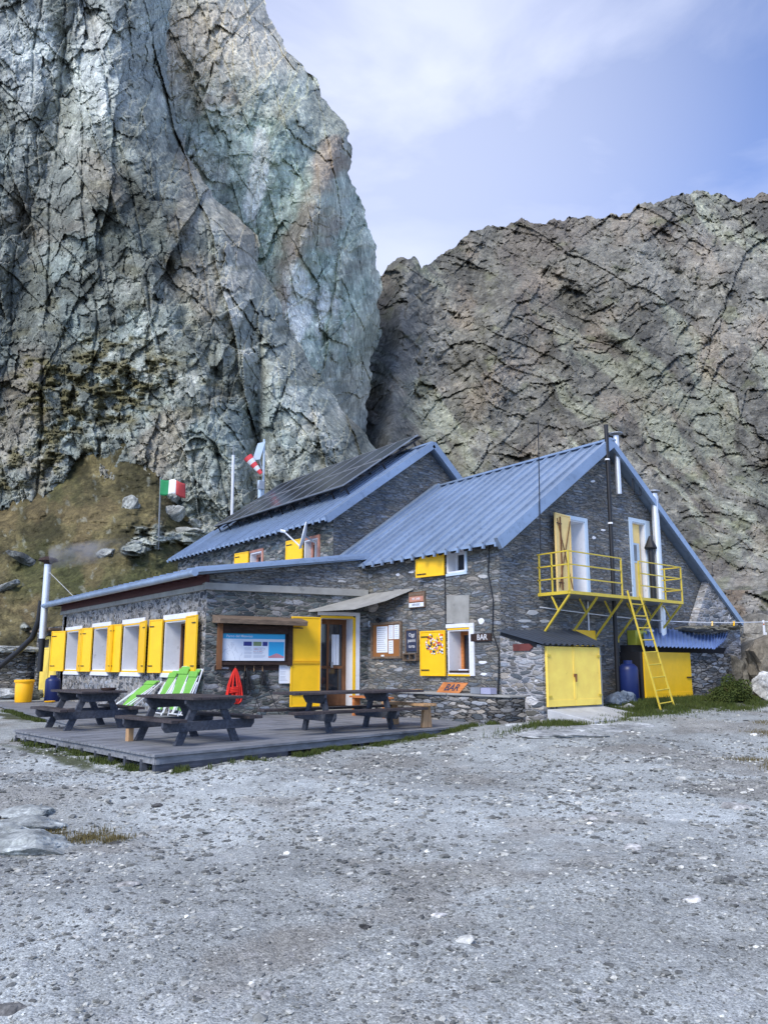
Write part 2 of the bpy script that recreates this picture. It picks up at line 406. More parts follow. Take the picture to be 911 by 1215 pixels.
# ------------------------------------------------------------------ terrain
def rays(px,py):
    a=(px-X0)/F;b=-(py-Y0)/F
    f=math.cos(PIT)-b*math.sin(PIT);z=math.sin(PIT)+b*math.cos(PIT)
    return RT[0]*a+FH[0]*f,RT[1]*a+FH[1]*f,z
def gridfaces(nr,nc):
    i=np.arange(nr-1)[:,None]*nc+np.arange(nc-1)[None,:]
    i=i.ravel()
    return np.stack([i,i+1,i+nc+1,i+nc],1)
def sheet(name,PX,PY,D,col,mat,**k):
    x,y,z=rays(PX,PY)
    V=np.stack([x*D,y*D,EYE+z*D],-1).reshape(-1,3)
    o=npmesh(name,V,gridfaces(*PX.shape),mat,col=col.reshape(-1,3));return o
def itp(x,pts):
    p=np.array(pts,float);return np.interp(x,p[:,0],p[:,1])
def lerp(a,b,f):
    f=f[...,None];return np.asarray(a)*(1-f)+np.asarray(b)*f
def gau(px,py,cx,cy,sx,sy,ang=0):
    a=rad(ang);dx=px-cx;dy=py-cy;u=dx*math.cos(a)+dy*math.sin(a);v=-dx*math.sin(a)+dy*math.cos(a)
    return np.exp(-(u/sx)**2-(v/sy)**2)
C3=lambda *a:np.array(a)
def rot(x,y,a):
    a=rad(a);return x*math.cos(a)+y*math.sin(a),-x*math.sin(a)+y*math.cos(a)
def relief(s,h,seed,sizes,amps,an,asp,tilt=.95,crack=.45,warp=.16):
    """stack of tilted blocks, coarse to fine; returns depth change and block tones"""
    d=0*s;tones=[]
    for i,(L,A) in enumerate(zip(sizes,amps)):
        a=an[i%len(an)];q=asp[i%len(asp)]
        x,y=rot(s,h,a);x=x/L;y=y/(L*q)
        wx=fbm(x*.9,y*.9,seed+i*7,5,.6)*warp;wy=fbm(x*.9+9,y*.9,seed+i*7+3,5,.6)*warp
        v,e,r=facet(x+wx,y+wy,seed+i*31,tilt,tilt)
        d=d+A*v
        d=d+A*(crack*min(.6,.12+.16*i))*np.exp(-(e/(.02+.018*i))**2)*hsh(np.floor(r*999),0*r,5)
        tones.append(r)
    return d,tones
def slabs(s,h,seed,sets):
    """straight joint sets: planar ramps that end in abrupt steps"""
    d=0*s;tone=0*s
    for i,(ang,L,A) in enumerate(sets):
        x,y=rot(s,h,ang)
        uu=x/L+.55*fbm(x/(L*7),y/(L*11),seed+i*9,3)+.05*fbm(x/L*2,y/L*1.3,seed+i*9+4,4)
        k=np.floor(uu);fr=uu-k
        seg=np.floor(y/(L*5)+hsh(k,0*k+i,seed)*3)
        a=A*(.35+1.1*hsh(k,seg,seed+i+50))*sstep(-.45,.25,fbm(s/(L*4),h/(L*4),seed+i*9+6,3))
        d=d+a*(fr-.5);tone=tone+(hsh(k,seg,seed+i+70)-.5)*A
    return d,tone/sum(q[2] for q in sets)
# --- A : dark front buttress of the cliff
SILA=[(-260,150),(-100,185),(0,203),(80,196),(145,212),(180,222),(235,255),(260,285),(278,300),(320,312),(398,348),(476,399),(526,440),(600,500),(740,560)]
pyr=np.concatenate([np.linspace(-260,-6,50),np.arange(0,690,1.3)])
u=np.concatenate([np.linspace(0,.30,60)[:-1],np.linspace(.30,1,430)])
nb=14
PY,U=np.meshgrid(pyr,u,indexing='ij')
xs0=itp(pyr,SILA);xs0=xs0+5*fbm(pyr/60.,0*pyr,91,2);jg=5*fbm(pyr/30.,0*pyr,92,4,.5);xs=xs0+jg
XL=-260.
PX=XL+(xs0[:,None]-XL)*U+jg[:,None]*sstep(.93,1.,U)
back=np.arange(1,nb+1)
PXb=xs[:,None]-back[None,:]*7.;PYb=np.repeat(pyr[:,None],nb,1)
PX=np.hstack([PX,PXb]);PY=np.hstack([PY,PYb])
edge=np.clip((xs0[:,None]-PX)/120.,0,1);edge[:,-nb:]=0
D=47+(620-PY)*.034+14*(1-edge)**4+2.5*gau(PX,PY,60,200,25,400,12)
D=D-2.5*gau(PX,PY,250,430,60,230,-14)+3*gau(PX,PY,305,520,12,140,0)-2*gau(PX,PY,200,560,50,90,0)
D=D-2*gau(PX,PY,150,260,60,160,-20)+1.6*gau(PX,PY,190,300,10,250,-25)
D[:,-nb:]+=back[None,:]*3.2
s=(PX-X0)/F*50;h=(Y0-PY)/F*55
nz=fbm(s/22,h/22,5,5)
D=D+1.5*nz
rl,tn=relief(s,h,100,[12,5.5,2.6,1.25,.6],[1.5,1.1,.72,.42,.22],[74,104,60,98,40],[.42,.5,.6,.55,.7])
sd_,st_=slabs(s,h,150,[(12,6.,1.4),(-18,2.8,.75),(38,4.6,.42),(8,1.3,.34),(-56,1.7,.30)])
D0=D+.75*rl+sd_+ .9*fbm(s/1.3,h/1.3,44,4)*.16
# long steep cracks
for (cx,w,dp,sl) in((60,2.2,3.5,-.06),(105,1.6,2.2,.05),(305,3,3.,0.02),(170,1.8,2.4,.22),(20,1.6,2.,-.1),(245,1.6,1.8,.08)):
    xc=cx+(PY-300)*sl+9*fbm(PY/150.,0*PY+cx,7,2)+1.2*fbm(PY/14.,0*PY+cx,8,3)
    D0=D0+.17*dp*np.exp(-((PX-xc)/(w*.8))**2)*sstep(-.5,.3,fbm(PY/90.,0*PY+cx,9,3)+.3)
t=.2*tn[0]+.25*tn[1]+.25*tn[2]+.2*tn[3]+.15*tn[4]+.25*fbm(s/9,h/9,21,5)+.22*fbm(s/.9,h/1.6,24,4)+.55*st_
c=lerp(C3(.125,.142,.135),C3(.335,.37,.35),sstep(.1,.9,t))
c=lerp(c,C3(.52,.54,.52),sstep(.66,1.05,t+.25*fbm(s/3,h/5,22,4))*.85)
warm=sstep(.15,.6,fbm(s/7+3,h/10,31,5)+.9*gau(PX,PY,200,560,55,110,-15)+.8*gau(PX,PY,215,260,20,90,10)+.5*gau(PX,PY,20,330,40,160,0)-.1)
c=lerp(c,C3(.34,.29,.24),warm*.4)
c=lerp(c,C3(.50,.55,.57),gau(PX,PY,40,80,130,110,0)*.75*sstep(-.4,.3,fbm(s/5,h/8,77,4)))
cool=sstep(.1,.5,fbm(s/8+30,h/6,35,5));c=lerp(c,C3(.27,.34,.35),cool*.45)
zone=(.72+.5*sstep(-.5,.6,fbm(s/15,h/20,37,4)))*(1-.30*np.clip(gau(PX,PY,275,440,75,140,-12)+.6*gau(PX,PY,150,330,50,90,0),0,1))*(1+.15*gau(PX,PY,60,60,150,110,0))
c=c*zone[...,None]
led=sstep(.1,.5,gau(PX,PY,110,455,110,55,-14)*1.1+.6*gau(PX,PY,40,560,80,40,-18)+.35*fbm(s/2.5,h/1.6,61,5)-.2)*sstep(-.25,.15,fbm(s/1.2,h/.8,62,4)+.05)
moss=sstep(.42,.7,fbm(s/3,h/1.2,64,5)*.9+.1)*sstep(-100,400,PY)*.5
c=lerp(c,C3(.13,.12,.06),np.clip(led*.9+moss*.7,0,.93))
D0=D0-led*.6*fbm(s/.8,h/.4,66,4)
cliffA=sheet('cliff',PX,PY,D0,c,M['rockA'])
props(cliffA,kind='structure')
# --- B : tall green tower behind
SILB=[(-420,130),(-260,200),(-100,270),(0,313),(35,328),(60,345),(90,368),(115,385),(142,408),(155,413),(190,416),(215,420),(235,424),(260,434),(290,445),(328,452),(386,449),(428,443),(500,436),(560,430),(720,440)]
pyr=np.concatenate([np.linspace(-420,-6,50),np.arange(0,640,1.4)])
u=np.concatenate([np.linspace(0,.25,20)[:-1],np.linspace(.25,1,330)])
PY,U=np.meshgrid(pyr,u,indexing='ij')
xs0=itp(pyr,SILB);xs0=xs0+3*fbm(pyr/50.,0*pyr,191,2);jg=6.5*fbm(pyr/38.,0*pyr,192,5,.55);xs=xs0+jg
XL=60.
PX=XL+(xs0[:,None]-XL)*U+jg[:,None]*sstep(.95,1.,U)
PXb=xs[:,None]-back[None,:]*6.;PYb=np.repeat(pyr[:,None],nb,1)
PX=np.hstack([PX,PXb]);PY=np.hstack([PY,PYb])
edge=np.clip((xs0[:,None]-PX)/110.,0,1);edge[:,-nb:]=0
D=104+(560-PY)*.055+34*(1-edge)**3
# rusty rib that descends leftwards from the shoulder, with a hollow on its left
rx=itp(PY.ravel(),[(-100,470),(150,402),(220,372),(300,338),(360,322),(450,360),(640,400)]).reshape(PY.shape)
D=D-8*np.exp(-((PX-rx-12)/20.)**2)+3.5*np.exp(-((PX-rx+22)/26.)**2)*sstep(60,220,PY)
D[:,-nb:]+=back[None,:]*6
s=(PX-X0)/F*112;h=(Y0-PY)/F*115
D=D+3.2*fbm(s/34,h/40,205,5)
rl,tn=relief(s,h,300,[24,10,4.4,2.,1.],[2.2,1.6,1.0,.6,.32],[70,112,55,88,30],[.5,.45,.6,.5,.7],crack=.25)
sd_,st_=slabs(s,h,350,[(-14,13.,3.0),(18,6.,1.5),(-42,7.,1.3),(5,2.8,.7)])
sm=gau(PX,PY,290,215,55,90,8)
D0=D+.75*rl*(1-.35*sm)+sd_*(1-.3*sm)+.35*fbm(s/2.6,h/2.6,144,4)
t=.25*tn[1]+.25*tn[2]+.25*tn[3]+.25*tn[4]+.3*fbm(s/14,h/14,221,5)+.2*fbm(s/1.6,h/3.5,224,4)+.5*st_
c=lerp(C3(.26,.275,.255),C3(.60,.61,.55),sstep(.15,.9,t))
green=np.clip(1.4*gau(PX,PY,285,225,95,100,10)+1.4*gau(PX,PY,385,350,58,125,12)+.3*sstep(0,.5,fbm(s/20,h/20,222,4)),0,1)*sstep(-.9,-.1,fbm(s/10,h/16,231,5))
c=lerp(c,lerp(C3(.30,.385,.355),C3(.60,.70,.65),sstep(.2,.85,t)),green*.9)
wh=sstep(.35,.8,1.5*gau(PX,PY,305,205,13,42,5)+1.5*gau(PX,PY,352,350,17,60,6)+.8*gau(PX,PY,385,360,20,30,0)+.55*fbm(s/2.2,h/9,233,5))
c=lerp(c,C3(.80,.84,.85),wh*.8)
tan=sstep(.1,.7,gau(PX,PY,265,50,95,75,0)*.8+.35*fbm(s/9,h/9,235,5));c=lerp(c,C3(.62,.56,.48),tan*.55)
rust=sstep(.25,.75,np.exp(-((PX-rx-4)/17.)**2)*sstep(100,190,PY)*(1-sstep(330,400,PY))*.95+.55*gau(PX,PY,395,270,24,45,0)+.5*gau(PX,PY,265,120,60,16,-20)+.55*fbm(s/6,h/6,237,5)-.1)
c=lerp(c,C3(.35,.265,.21),rust*.6)
cliffB=sheet('rock_tower',PX,PY,D0,c,M['rockB']);props(cliffB,kind='structure')
# --- C : mountain on the right, ridge folded over to its far side
SILC=[(300,410),(380,360),(430,345),(446,331),(452,327),(462,315),(476,304),(492,303),(500,318),(513,311),(530,298),(560,275),(580,270),(620,262),(650,264),(680,258),(720,256),(748,253),(756,241),(775,241),(800,232),(830,226),(860,231),(875,240),(890,233),(911,229),(960,215),(1050,240),(1350,300)]
pxc=np.concatenate([np.arange(300,915,1.25),np.linspace(920,1350,70)])
v=np.linspace(0,1,470)**1.02
ys=itp(pxc,SILC);ys=ys+4.2*fbm(pxc/19.,0*pxc,391,6,.62)
V_,PXg=np.meshgrid(v,pxc,indexing='ij')
YB=850.
PYf=YB+(ys[None,:]-YB)*V_
nb2=10
bk=np.arange(1,nb2+1)
PYb=ys[None,:]+bk[:,None]*7.;PXb=np.repeat(pxc[None,:],nb2,0)
PX=np.vstack([PXg,PXb]);PY=np.vstack([PYf,PYb])
D=itp(PY.ravel(),[(200,285),(240,262),(330,205),(430,155),(520,118),(600,92),(680,66),(740,44),(800,31),(850,26)]).reshape(PY.shape)
D=D+itp(PX.ravel(),[(300,70),(430,45),(500,30),(640,14),(760,0),(860,-4),(1350,-12)]).reshape(PX.shape)*sstep(790,500,PY)
D[-nb2:]=D[-nb2-1][None,:]+bk[:,None]*14
sc=(D/150.)
s=(PX-X0)/F*150;h=(Y0-PY)/F*160
# dark slab spur beside the tower
spur=np.exp(-((PX-(472-(PY-420)*.12))/26.)**2)*sstep(330,400,PY)*(1-sstep(520,600,PY))
D=D-22*spur
D=D-26*gau(PX,PY,478,330,24,48,0)-14*gau(PX,PY,585,430,30,90,14)
for cx,cy,w,l,a,dp in((700,400,16,130,-38,13),(800,330,13,110,-30,12),(640,330,12,90,-42,10),(840,470,14,130,-16,10),(560,360,12,90,20,9),(760,520,18,120,-32,8),(660,480,14,110,-20,8)):
    D=D+sc*dp*.42*gau(PX+14*fbm(PY/40.,0*PY+cx,3,5),PY,cx,cy,w*1.3,l,a)
wx=fbm(s/30,h/30,401,4)*5;x2,y2=rot(s+wx,h,-28)
D=D-sc*5*ridged(x2/34,y2/60,402,4,.45)
x3,y3=rot(s+wx,h,35);D=D-sc*1.7*ridged(x3/11,y3/26,403,4,.5)
rl,tn=relief(s,h,500,[22,9,4.,1.9,.95],[3.0,2.4,1.8,1.1,.65],[-28,40,-48,20,70],[2.,.5,2.,.6,.8],crack=.2,warp=.10)
sd_,st_=slabs(s+wx,h,550,[(52,15.,1.3),(-38,9.,1.1),(64,5.,.9),(-20,3.5,.7),(38,2.4,.5)])
D0=D+(.8*rl+sd_)*sc*(1-.75*spur)
t=.2*tn[1]+.25*tn[2]+.3*tn[3]+.25*tn[4]+.34*fbm(s/16,h/16,421,5)+.25*fbm(x2/2.,y2/5.,424,4)+.45*st_
c=lerp(C3(.105,.106,.100),C3(.255,.255,.235),sstep(.1,.95,t))
wx2,wy2=rot(s+wx,h,38)
rx_,ry_=rot(s+wx,h,-52)
scree=sstep(.12,.55,.7*fbm(wx2/13,wy2/40,431,5)+.75*fbm(ry_/5.,rx_/38.,432,5,.6)+.55*gau(PX,PY,680,400,120,60,28)+.35*gau(PX,PY,880,560,80,160,0)-.12)
c=lerp(c,C3(.42,.455,.37),scree*.5)
bnd=sstep(-.45,.5,fbm(wx2/26,wy2/70,461,4)+.5*fbm(ry_/16.,rx_/60.,462,3))
c=c*(.74+.42*bnd)[...,None]
pur=sstep(.1,.6,fbm(s/19+50,h/19,433,5)+.3*gau(PX,PY,780,290,130,50,0)-.1);c=lerp(c,C3(.18,.155,.14),pur*.45)
c=lerp(c,C3(.125,.132,.135),np.clip(spur*1.2,0,1)*.85)
tn2=sstep(.2,.8,fbm(s/10,h/12,435,5)+.7*gau(PX,PY,770,250,30,14,10)+.5*gau(PX,PY,590,425,22,50,14));c=lerp(c,C3(.34,.29,.24),tn2*.4)
veg=sstep(.3,.8,fbm(s/6,h/5,437,5)+.45*sstep(520,720,PY)-.15);c=lerp(c,C3(.15,.165,.09),veg*.45)
cliffC=sheet('mountain',PX,PY,D0,c,M['rockC']);props(cliffC,kind='structure')
# --- D : grass hillside between the hut and the cliff
pyr=np.concatenate([np.linspace(500,560,20)[:-1],np.arange(560,782,.9)]);pxc=np.concatenate([np.linspace(-380,-6,60),np.arange(0,330,1.),np.linspace(334,400,16)])
PY,PX=np.meshgrid(pyr,pxc,indexing='ij')
bb=itp(PX.ravel(),[(-380,650),(0,604),(60,585),(100,566),(150,548),(185,560),(215,606),(260,640),(330,655),(520,690)]).reshape(PX.shape)
D=30.+(775-PY)*18.5/(775-bb)
s=(PX-X0)/F*38;h=(Y0-PY)/F*60
rk=sstep(.35,.6,gau(PX,PY,150,655,26,8,-8)*.8+gau(PX,PY,215,640,50,16,-4)*1.1+gau(PX,PY,120,590,12,10,0)*.3+gau(PX,PY,5,470,20,10,0)+gau(PX,PY,30,740,12,30,15)*.7+.5*gau(PX,PY,10,655,22,10,0)+.55*fbm(s/1.9,h/1.9,611,5)-.2)
rl,tn=relief(s,h,620,[2.6,1.1,.5],[1.2,.6,.3],[15,-20,30],[.6,.5,.7],crack=.5)
D=D+.9*fbm(s/4,h/4,601,5)+.16*fbm(s/.5,h/.5,603,4)+(rl-1.1)*rk
t=.5*tn[0]+.5*tn[1]
gr=lerp(C3(.050,.046,.024),C3(.125,.108,.055),sstep(-.5,.6,fbm(s/1.5,h/3.,605,6,.62)))
gr=lerp(gr,C3(.055,.065,.025),sstep(0,.6,fbm(s/5,h/8,607,4))*.6)
gr=lerp(gr,C3(.13,.10,.055),sstep(.2,.6,fbm(s/2.,h/4,609,4))*.5)
speck=.35*sstep(.72,.86,fbm(s/.45,h/.9,613,4)+.15)
c=lerp(gr,lerp(C3(.14,.165,.155),C3(.40,.43,.40),t),np.clip(rk+speck*.8,0,1))
D=np.vstack([D,D[-1:]*np.ones((3,1))]);PX=np.vstack([PX,np.repeat(PX[-1:],3,0)]);PY=np.vstack([PY,PY[-1:]+np.array([[20.],[45.],[90.]])]);c=np.concatenate([c,np.repeat(c[-1:],3,0)],0)
hill=sheet('hillside',PX,PY,D,c,M['hill']);props(hill,kind='structure')
def hillpt(px,py):
    r=itp(np.array([px],float),[(-380,650),(0,604),(60,585),(100,566),(150,548),(185,560),(215,606),(260,640),(330,655),(520,690)])[0]
    d=30.+(775-py)*18.5/(775-r);q=ray(px,py);return _t(q,d)
# --- ground
CP=np.array([(0,0,0),(1.9,7.5,.06),(4.0,9.7,.20),(3.4,15.3,.24),(4.9,18.5,.33),(5.1,23.3,.36),(6.5,26.5,.42),(8.,12.5,.25),(10,14.5,.25),(6,10.2,.24),(9,10.4,.30),(12.5,10.9,.38),(11.8,9.7,.50),(12.8,9.3,.56),(14.2,9.4,.60),(15.1,10.3,.72),(16,10.5,.78),(17.5,9.8,.80),(20,9.5,.82),(21.5,9,.9),(16.9,8.1,.6),(11.2,5.2,.3),(7.5,7.5,.17),(14,3,.35),(20,0,.4),(-10,10,-.1),(-5,20,.1),(0,30,.5),(25,5,.9),(30,12,2.2),(24,10,1.1),(5,-5,0),(-8,-8,0),(3,24,.38),(0,16,.2),(18,14,.9),(14,22,.6),(8,22,.4)])
def gz(x,y):
    x=np.asarray(x,float);y=np.asarray(y,float)
    w=0*x;z=0*x
    for a,b,cz in CP:
        q=1./((x-a)**2+(y-b)**2+.35)**1.6
        w=w+q;z=z+q*cz
    return z/w
def gzn(x,y):
    return gz(x,y)+.035*fbm(x/2.2,y/2.2,700,4)+.012*fbm(x/.35,y/.35,705,3)
angs=np.concatenate([np.linspace(-180,-40,40)[:-1],np.linspace(-40,40,640),np.linspace(40,180,40)[1:]])
rr=np.concatenate([[.05],np.geomspace(1.2,34,430),np.geomspace(36,160,14)])
RR,AA=np.meshgrid(rr,np.radians(angs)+YAW,indexing='ij')
X=RR*np.sin(AA);Y=RR*np.cos(AA)
Z=gzn(X,Y)+ .007*fbm(X/.09,Y/.09,707,3)*(RR<14)
Z=np.where(RR>40,Z-.02*(RR-40),Z)
base=np.ones(X.shape+(3,))*C3(.330,.350,.338)
wpath=sstep(-.25,.45,fbm(X/3.2,Y/3.2,711,4)+.5*np.exp(-((X*FH[0]+Y*FH[1]-8.2)/2.2)**2)-.15)
base=lerp(base,C3(.44,.475,.465),wpath*.75)
dirt=sstep(.15,.55,fbm(X/1.6,Y/1.6,713,5)+.55*np.exp(-((X-9.3)/1.1)**2-((Y-4.4)/1.)**2)+.3*np.exp(-((X-12)/3)**2-((Y-3.)/3.)**2)-.05)
base=lerp(base,C3(.235,.22,.19),dirt*.55)
def gpatch(cx,cy,sx,sy,ang=0):
    a=rad(ang);dx=X-cx;dy=Y-cy;uu=dx*math.cos(a)+dy*math.sin(a);vv=-dx*math.sin(a)+dy*math.cos(a);return np.exp(-(uu/sx)**2-(vv/sy)**2)
gp=gpatch(15.6,9.6,2.6,.75,4)+gpatch(18.5,8.9,2.2,.6,0)+gpatch(8.6,10.6,4.4,.2,7)+gpatch(12.2,9.35,1.5,.25,0)+gpatch(3.5,12.6,.25,2.8,5)+gpatch(4.7,21,.3,2.6,0)
gmask=sstep(.45,.75,gp+.3*fbm(X/.7,Y/.7,715,4))
base=lerp(base,C3(.062,.072,.026),gmask*.92)
ps=sstep(.5,.7,fbm(X/.12,Y/.12,717,3)*.8+.1);base=lerp(base,C3(.42,.42,.42),ps*.25*(RR<16))
ground=npmesh('ground',np.stack([X,Y,Z],-1).reshape(-1,3),gridfaces(*X.shape),M['gravel'],col=base.reshape(-1,3),smooth=True)
props(ground,kind='structure')
# --- stones
def ico(sub):
    import bmesh
    b=bmesh.new();bmesh.ops.create_icosphere(b,subdivisions=sub,radius=1)
    b.verts.ensure_lookup_table();V=np.array([v.co[:] for v in b.verts]);Fc=np.array([[v.index for v in f.verts] for f in b.faces]);b.free();return V,Fc
ICO1=ico(1);ICO4=ico(4)
def scatter(name,P,S,flat,cols,mat,jit=.28):
    n=len(P);V,Fc=ICO1
    r=rs.rand(n,len(V))*jit*2+1-jit
    v=V[None]*r[:,:,None]*S[:,None,None]
    v[:,:,0]*=(rs.rand(n,1)*.8+.7)
    v[:,:,2]*=(flat*(rs.rand(n,1)*.7+.6))
    a=rs.rand(n)*2*pi;ca=np.cos(a)[:,None];sa=np.sin(a)[:,None]
    x=v[:,:,0]*ca-v[:,:,1]*sa;y=v[:,:,0]*sa+v[:,:,1]*ca
    tl=(rs.rand(n,1)-.5)*.6
    z=v[:,:,2]+x*tl
    W=np.stack([x+P[:,0:1],y+P[:,1:2],z+P[:,2:3]],-1).reshape(-1,3)
    FF=(Fc[None]+(np.arange(n)*len(V))[:,None,None]).reshape(-1,3)
    cc=np.repeat(cols,len(V),0)
    return npmesh(name,W,FF,mat,col=cc)
def ring(n,r0,r1,amax=34):
    r=np.sqrt(rs.rand(n)*(r1**2-r0**2)+r0**2);a=np.radians((rs.rand(n)*2-1)*amax)+YAW
    return r*np.sin(a),r*np.cos(a)
XX=[];SS=[]
for n,r0,r1,s0,s1 in((20000,2.2,5.5,.003,.010),(4500,2.2,6,.007,.022),(26000,5.5,12,.006,.017),(7500,5.5,14,.014,.040),(9000,11,26,.014,.034),(1500,8,26,.025,.065),(90,3.5,12,.025,.05)):
    x,y=ring(n,r0,r1);keep=fbm(x/1.1,y/1.1,719,4)+rs.rand(n)*1.3>.35
    x=x[keep];y=y[keep]
    XX.append(np.stack([x,y],1));SS.append(s0+(s1-s0)*rs.rand(len(x))**2.5)
XX=np.vstack(XX);SS=np.concatenate(SS)
ondeck=(XX[:,1]>9.95+(XX[:,0]-4)*.14)&(XX[:,0]>3.55+(15.3-XX[:,1])*.09)&(XX[:,0]<12.6)|((XX[:,1]>10.9)&(XX[:,0]>11.8))
XX=XX[~ondeck];SS=SS[~ondeck]
tone=rs.rand(len(XX))
cl=np.where(tone[:,None]<.55,C3(.16,.168,.170)[None],np.where(tone[:,None]<.85,C3(.40,.41,.40)[None],np.where(tone[:,None]<.965,C3(.12,.125,.13)[None],C3(.58,.59,.58)[None])))
cl=cl*(.8+.4*rs.rand(len(XX),1))
P=np.stack([XX[:,0],XX[:,1],gzn(XX[:,0],XX[:,1])+SS*.12],1)
gs=scatter('gravel',P,SS,.42,cl,M['stone'])
props(gs,'loose grey gravel and slate chips strewn over the yard','gravel',kind='stuff')
# --- boulders
def boulder(size,seed,planes=16,rough=.10,flat=1.,elong=1.):
    r=np.random.RandomState(seed);V,Fc=ICO4
    N=r.normal(size=(planes,3));N/=np.linalg.norm(N,axis=1)[:,None]
    d=.62+.34*r.rand(planes)
    q=V@N.T
    rad_=np.min(np.where(q>.05,d[None]/np.maximum(q,.05),9),axis=1);rad_=np.minimum(rad_,1.12)
    W=V*rad_[:,None]
    W=W+V*(rough*fbm(W[:,0]*2.4+seed,W[:,1]*2.4+W[:,2]*1.7,seed,6,.6))[:,None]
    W[:,0]*=elong;W[:,2]*=flat
    return W*size,Fc
def rockobj(name,loc,size,seed,col,label,group=None,flat=1.,elong=1.,rz=0,cat='boulder',tilt=(0,0),mat='stone'):
    W,Fc=boulder(size,seed,flat=flat,elong=elong)
    R=np.array(Matrix.Rotation(rz,3,'Z')@Matrix.Rotation(tilt[0],3,'X')@Matrix.Rotation(tilt[1],3,'Y'))
    W=W@R.T
    tn=.8+.5*(fbm(W[:,0]/size*1.1+seed,W[:,2]/size*1.3+W[:,1]/size,seed+5,4)+.3)
    c=np.array(col)[None]*tn[:,None]
    o=npmesh(name,W,Fc,M[mat],col=c);o.location=loc
    props(o,label,cat,group);return o
gzf=lambda x,y:float(gzn(np.array([x]),np.array([y]))[0])
# hillside rocks
G1='rocks lying on the grass slope'
for px,py,sz,sd,fl,el,tl,lb in(
 (157,601,.62,3,.95,1.,(0,0),'lone pale wedge shaped boulder on the grass left of the flag'),
 (28,664,.6,4,.5,1.7,(0,-.5),'dark leaning slab shaped boulder on the slope above the flue'),
 (7,697,.55,8,.45,1.6,(0,-.5),'small bluish slanting rock at the left edge of the slope'),
 (237,628,.8,10,.62,1.6,(.1,.2),'long pale boulder just above the low end of the rear roof'),
 (205,610,.7,11,.75,1.3,(0,.3),'rounded grey boulder right of the flag pole foot'),
 (222,603,.9,12,.9,1.1,(.3,0),'tall blocky boulder behind the flag pole'),
 (246,612,.8,14,.8,1.1,(0,-.3),'blocky boulder beside the white pole base'),
 (262,622,.8,15,.7,1.2,(0,.1),'boulder partly behind the white pole'),
 (200,588,.6,17,.8,1.3,(0,.4),'angular boulder under the flag'),
 (215,632,.75,21,.5,1.7,(0,.1),'flat outcrop slab below the flag pole'),
 (166,650,.6,23,.5,1.8,(0,-.2),'grey outcrop boulder on the slope above the left roof'),
 (128,657,.5,24,.6,1.4,(.2,.2),'greenish outcrop boulder beside the drifting smoke')):
    p=hillpt(px,py);rockobj('boulder',p,sz,sd,(.30,.32,.32) if sd!=4 else (.10,.11,.115),lb,G1,flat=fl,elong=el,rz=sd*.7,tilt=tl)
# right-hand bank
rockobj('boulder',(21.5,9.3,1.5),1.15,31,(.22,.20,.17),'big brown grey rock face behind the rope post at the right edge','rocks beside the right shed',flat=1.,elong=1.3,rz=.4,mat='hill')
rockobj('boulder',(19.25,9.0,1.05),.42,32,(.42,.43,.44),'pale angular slab leaning beside the right shed wall','rocks beside the right shed',flat=.8,elong=1.25,rz=.6,tilt=(.3,-.5))
rockobj('boulder',(19.9,8.55,.85),.16,33,(.5,.5,.5),'small white stone below the pale leaning slab','rocks beside the right shed')
for i,(px,py,dd,sz,fl,col,lb) in enumerate([
 (868,748,23.,.42,.8,.27,'grey block on the far corner of the bright blue shed roof'),
 (890,767,22.5,.5,.5,.26,'flat slab sloping down beside the blue shed roof corner'),
 (862,800,21.2,.45,1.2,.13,'dark upright rock in the gap beside the shed wall'),
 (885,808,21.5,.6,1.,.20,'ochre rock behind the hanging rope'),
 (905,778,23,.7,.9,.22,'rock high on the bank at the right edge'),
 (905,822,20.5,.5,.7,.20,'low rock at the foot of the hanging rope'),
 (925,800,21.5,1.1,.9,.19,'large rock just outside the right frame edge'),
 (872,822,19.8,.25,.7,.25,'small rubble stone under the rope'),
 (893,836,19.2,.22,.6,.22,'small stone at the bottom of the bank'),
 (950,790,22,1.4,.9,.18,'largest rock of the right bank'),
 (900,752,25,.9,.8,.2,'rock behind the clothes line on the right')]):
    q=ray(px,py);p=_t(q,dd);rockobj('boulder',p,sz,40+i,(col,col*.97,col*.9),lb,'rocks beside the right shed',flat=fl,elong=1.25,rz=i*1.3)
# bank mesh on the right
pyr=np.arange(700,850,1.6);pxc=np.concatenate([np.arange(858,915,1.),np.linspace(920,1300,90)])
PY,PX=np.meshgrid(pyr,pxc,indexing='ij')
D=itp(PY.ravel(),[(700,34),(760,26),(800,22.8),(835,20.2),(850,19.)]).reshape(PY.shape)+itp(PX.ravel(),[(858,1.5),(885,.6),(915,0),(1300,-3)]).reshape(PX.shape)
s=(PX-X0)/F*22;h=(Y0-PY)/F*25
rl,tn=relief(s,h,820,[1.6,.8,.4,.2],[1.1,.6,.3,.15],[10,-30,20,0],[.6,.6,.7,1],crack=.5)
D=D+rl+.5*fbm(s/1.5,h/1.5,831,4)
t=.5*tn[1]+.5*tn[2]
c=lerp(C3(.10,.10,.098),C3(.30,.29,.27),t);c=lerp(c,C3(.17,.12,.075),sstep(.1,.6,fbm(s/1.2,h/1.2,833,4))*.6);c=lerp(c,C3(.06,.07,.03),sstep(.25,.5,fbm(s/.9,h/.6,835,4))*.7)
o=sheet('rocky_bank',PX,PY,D,c,M['hill']);props(o,kind='structure')
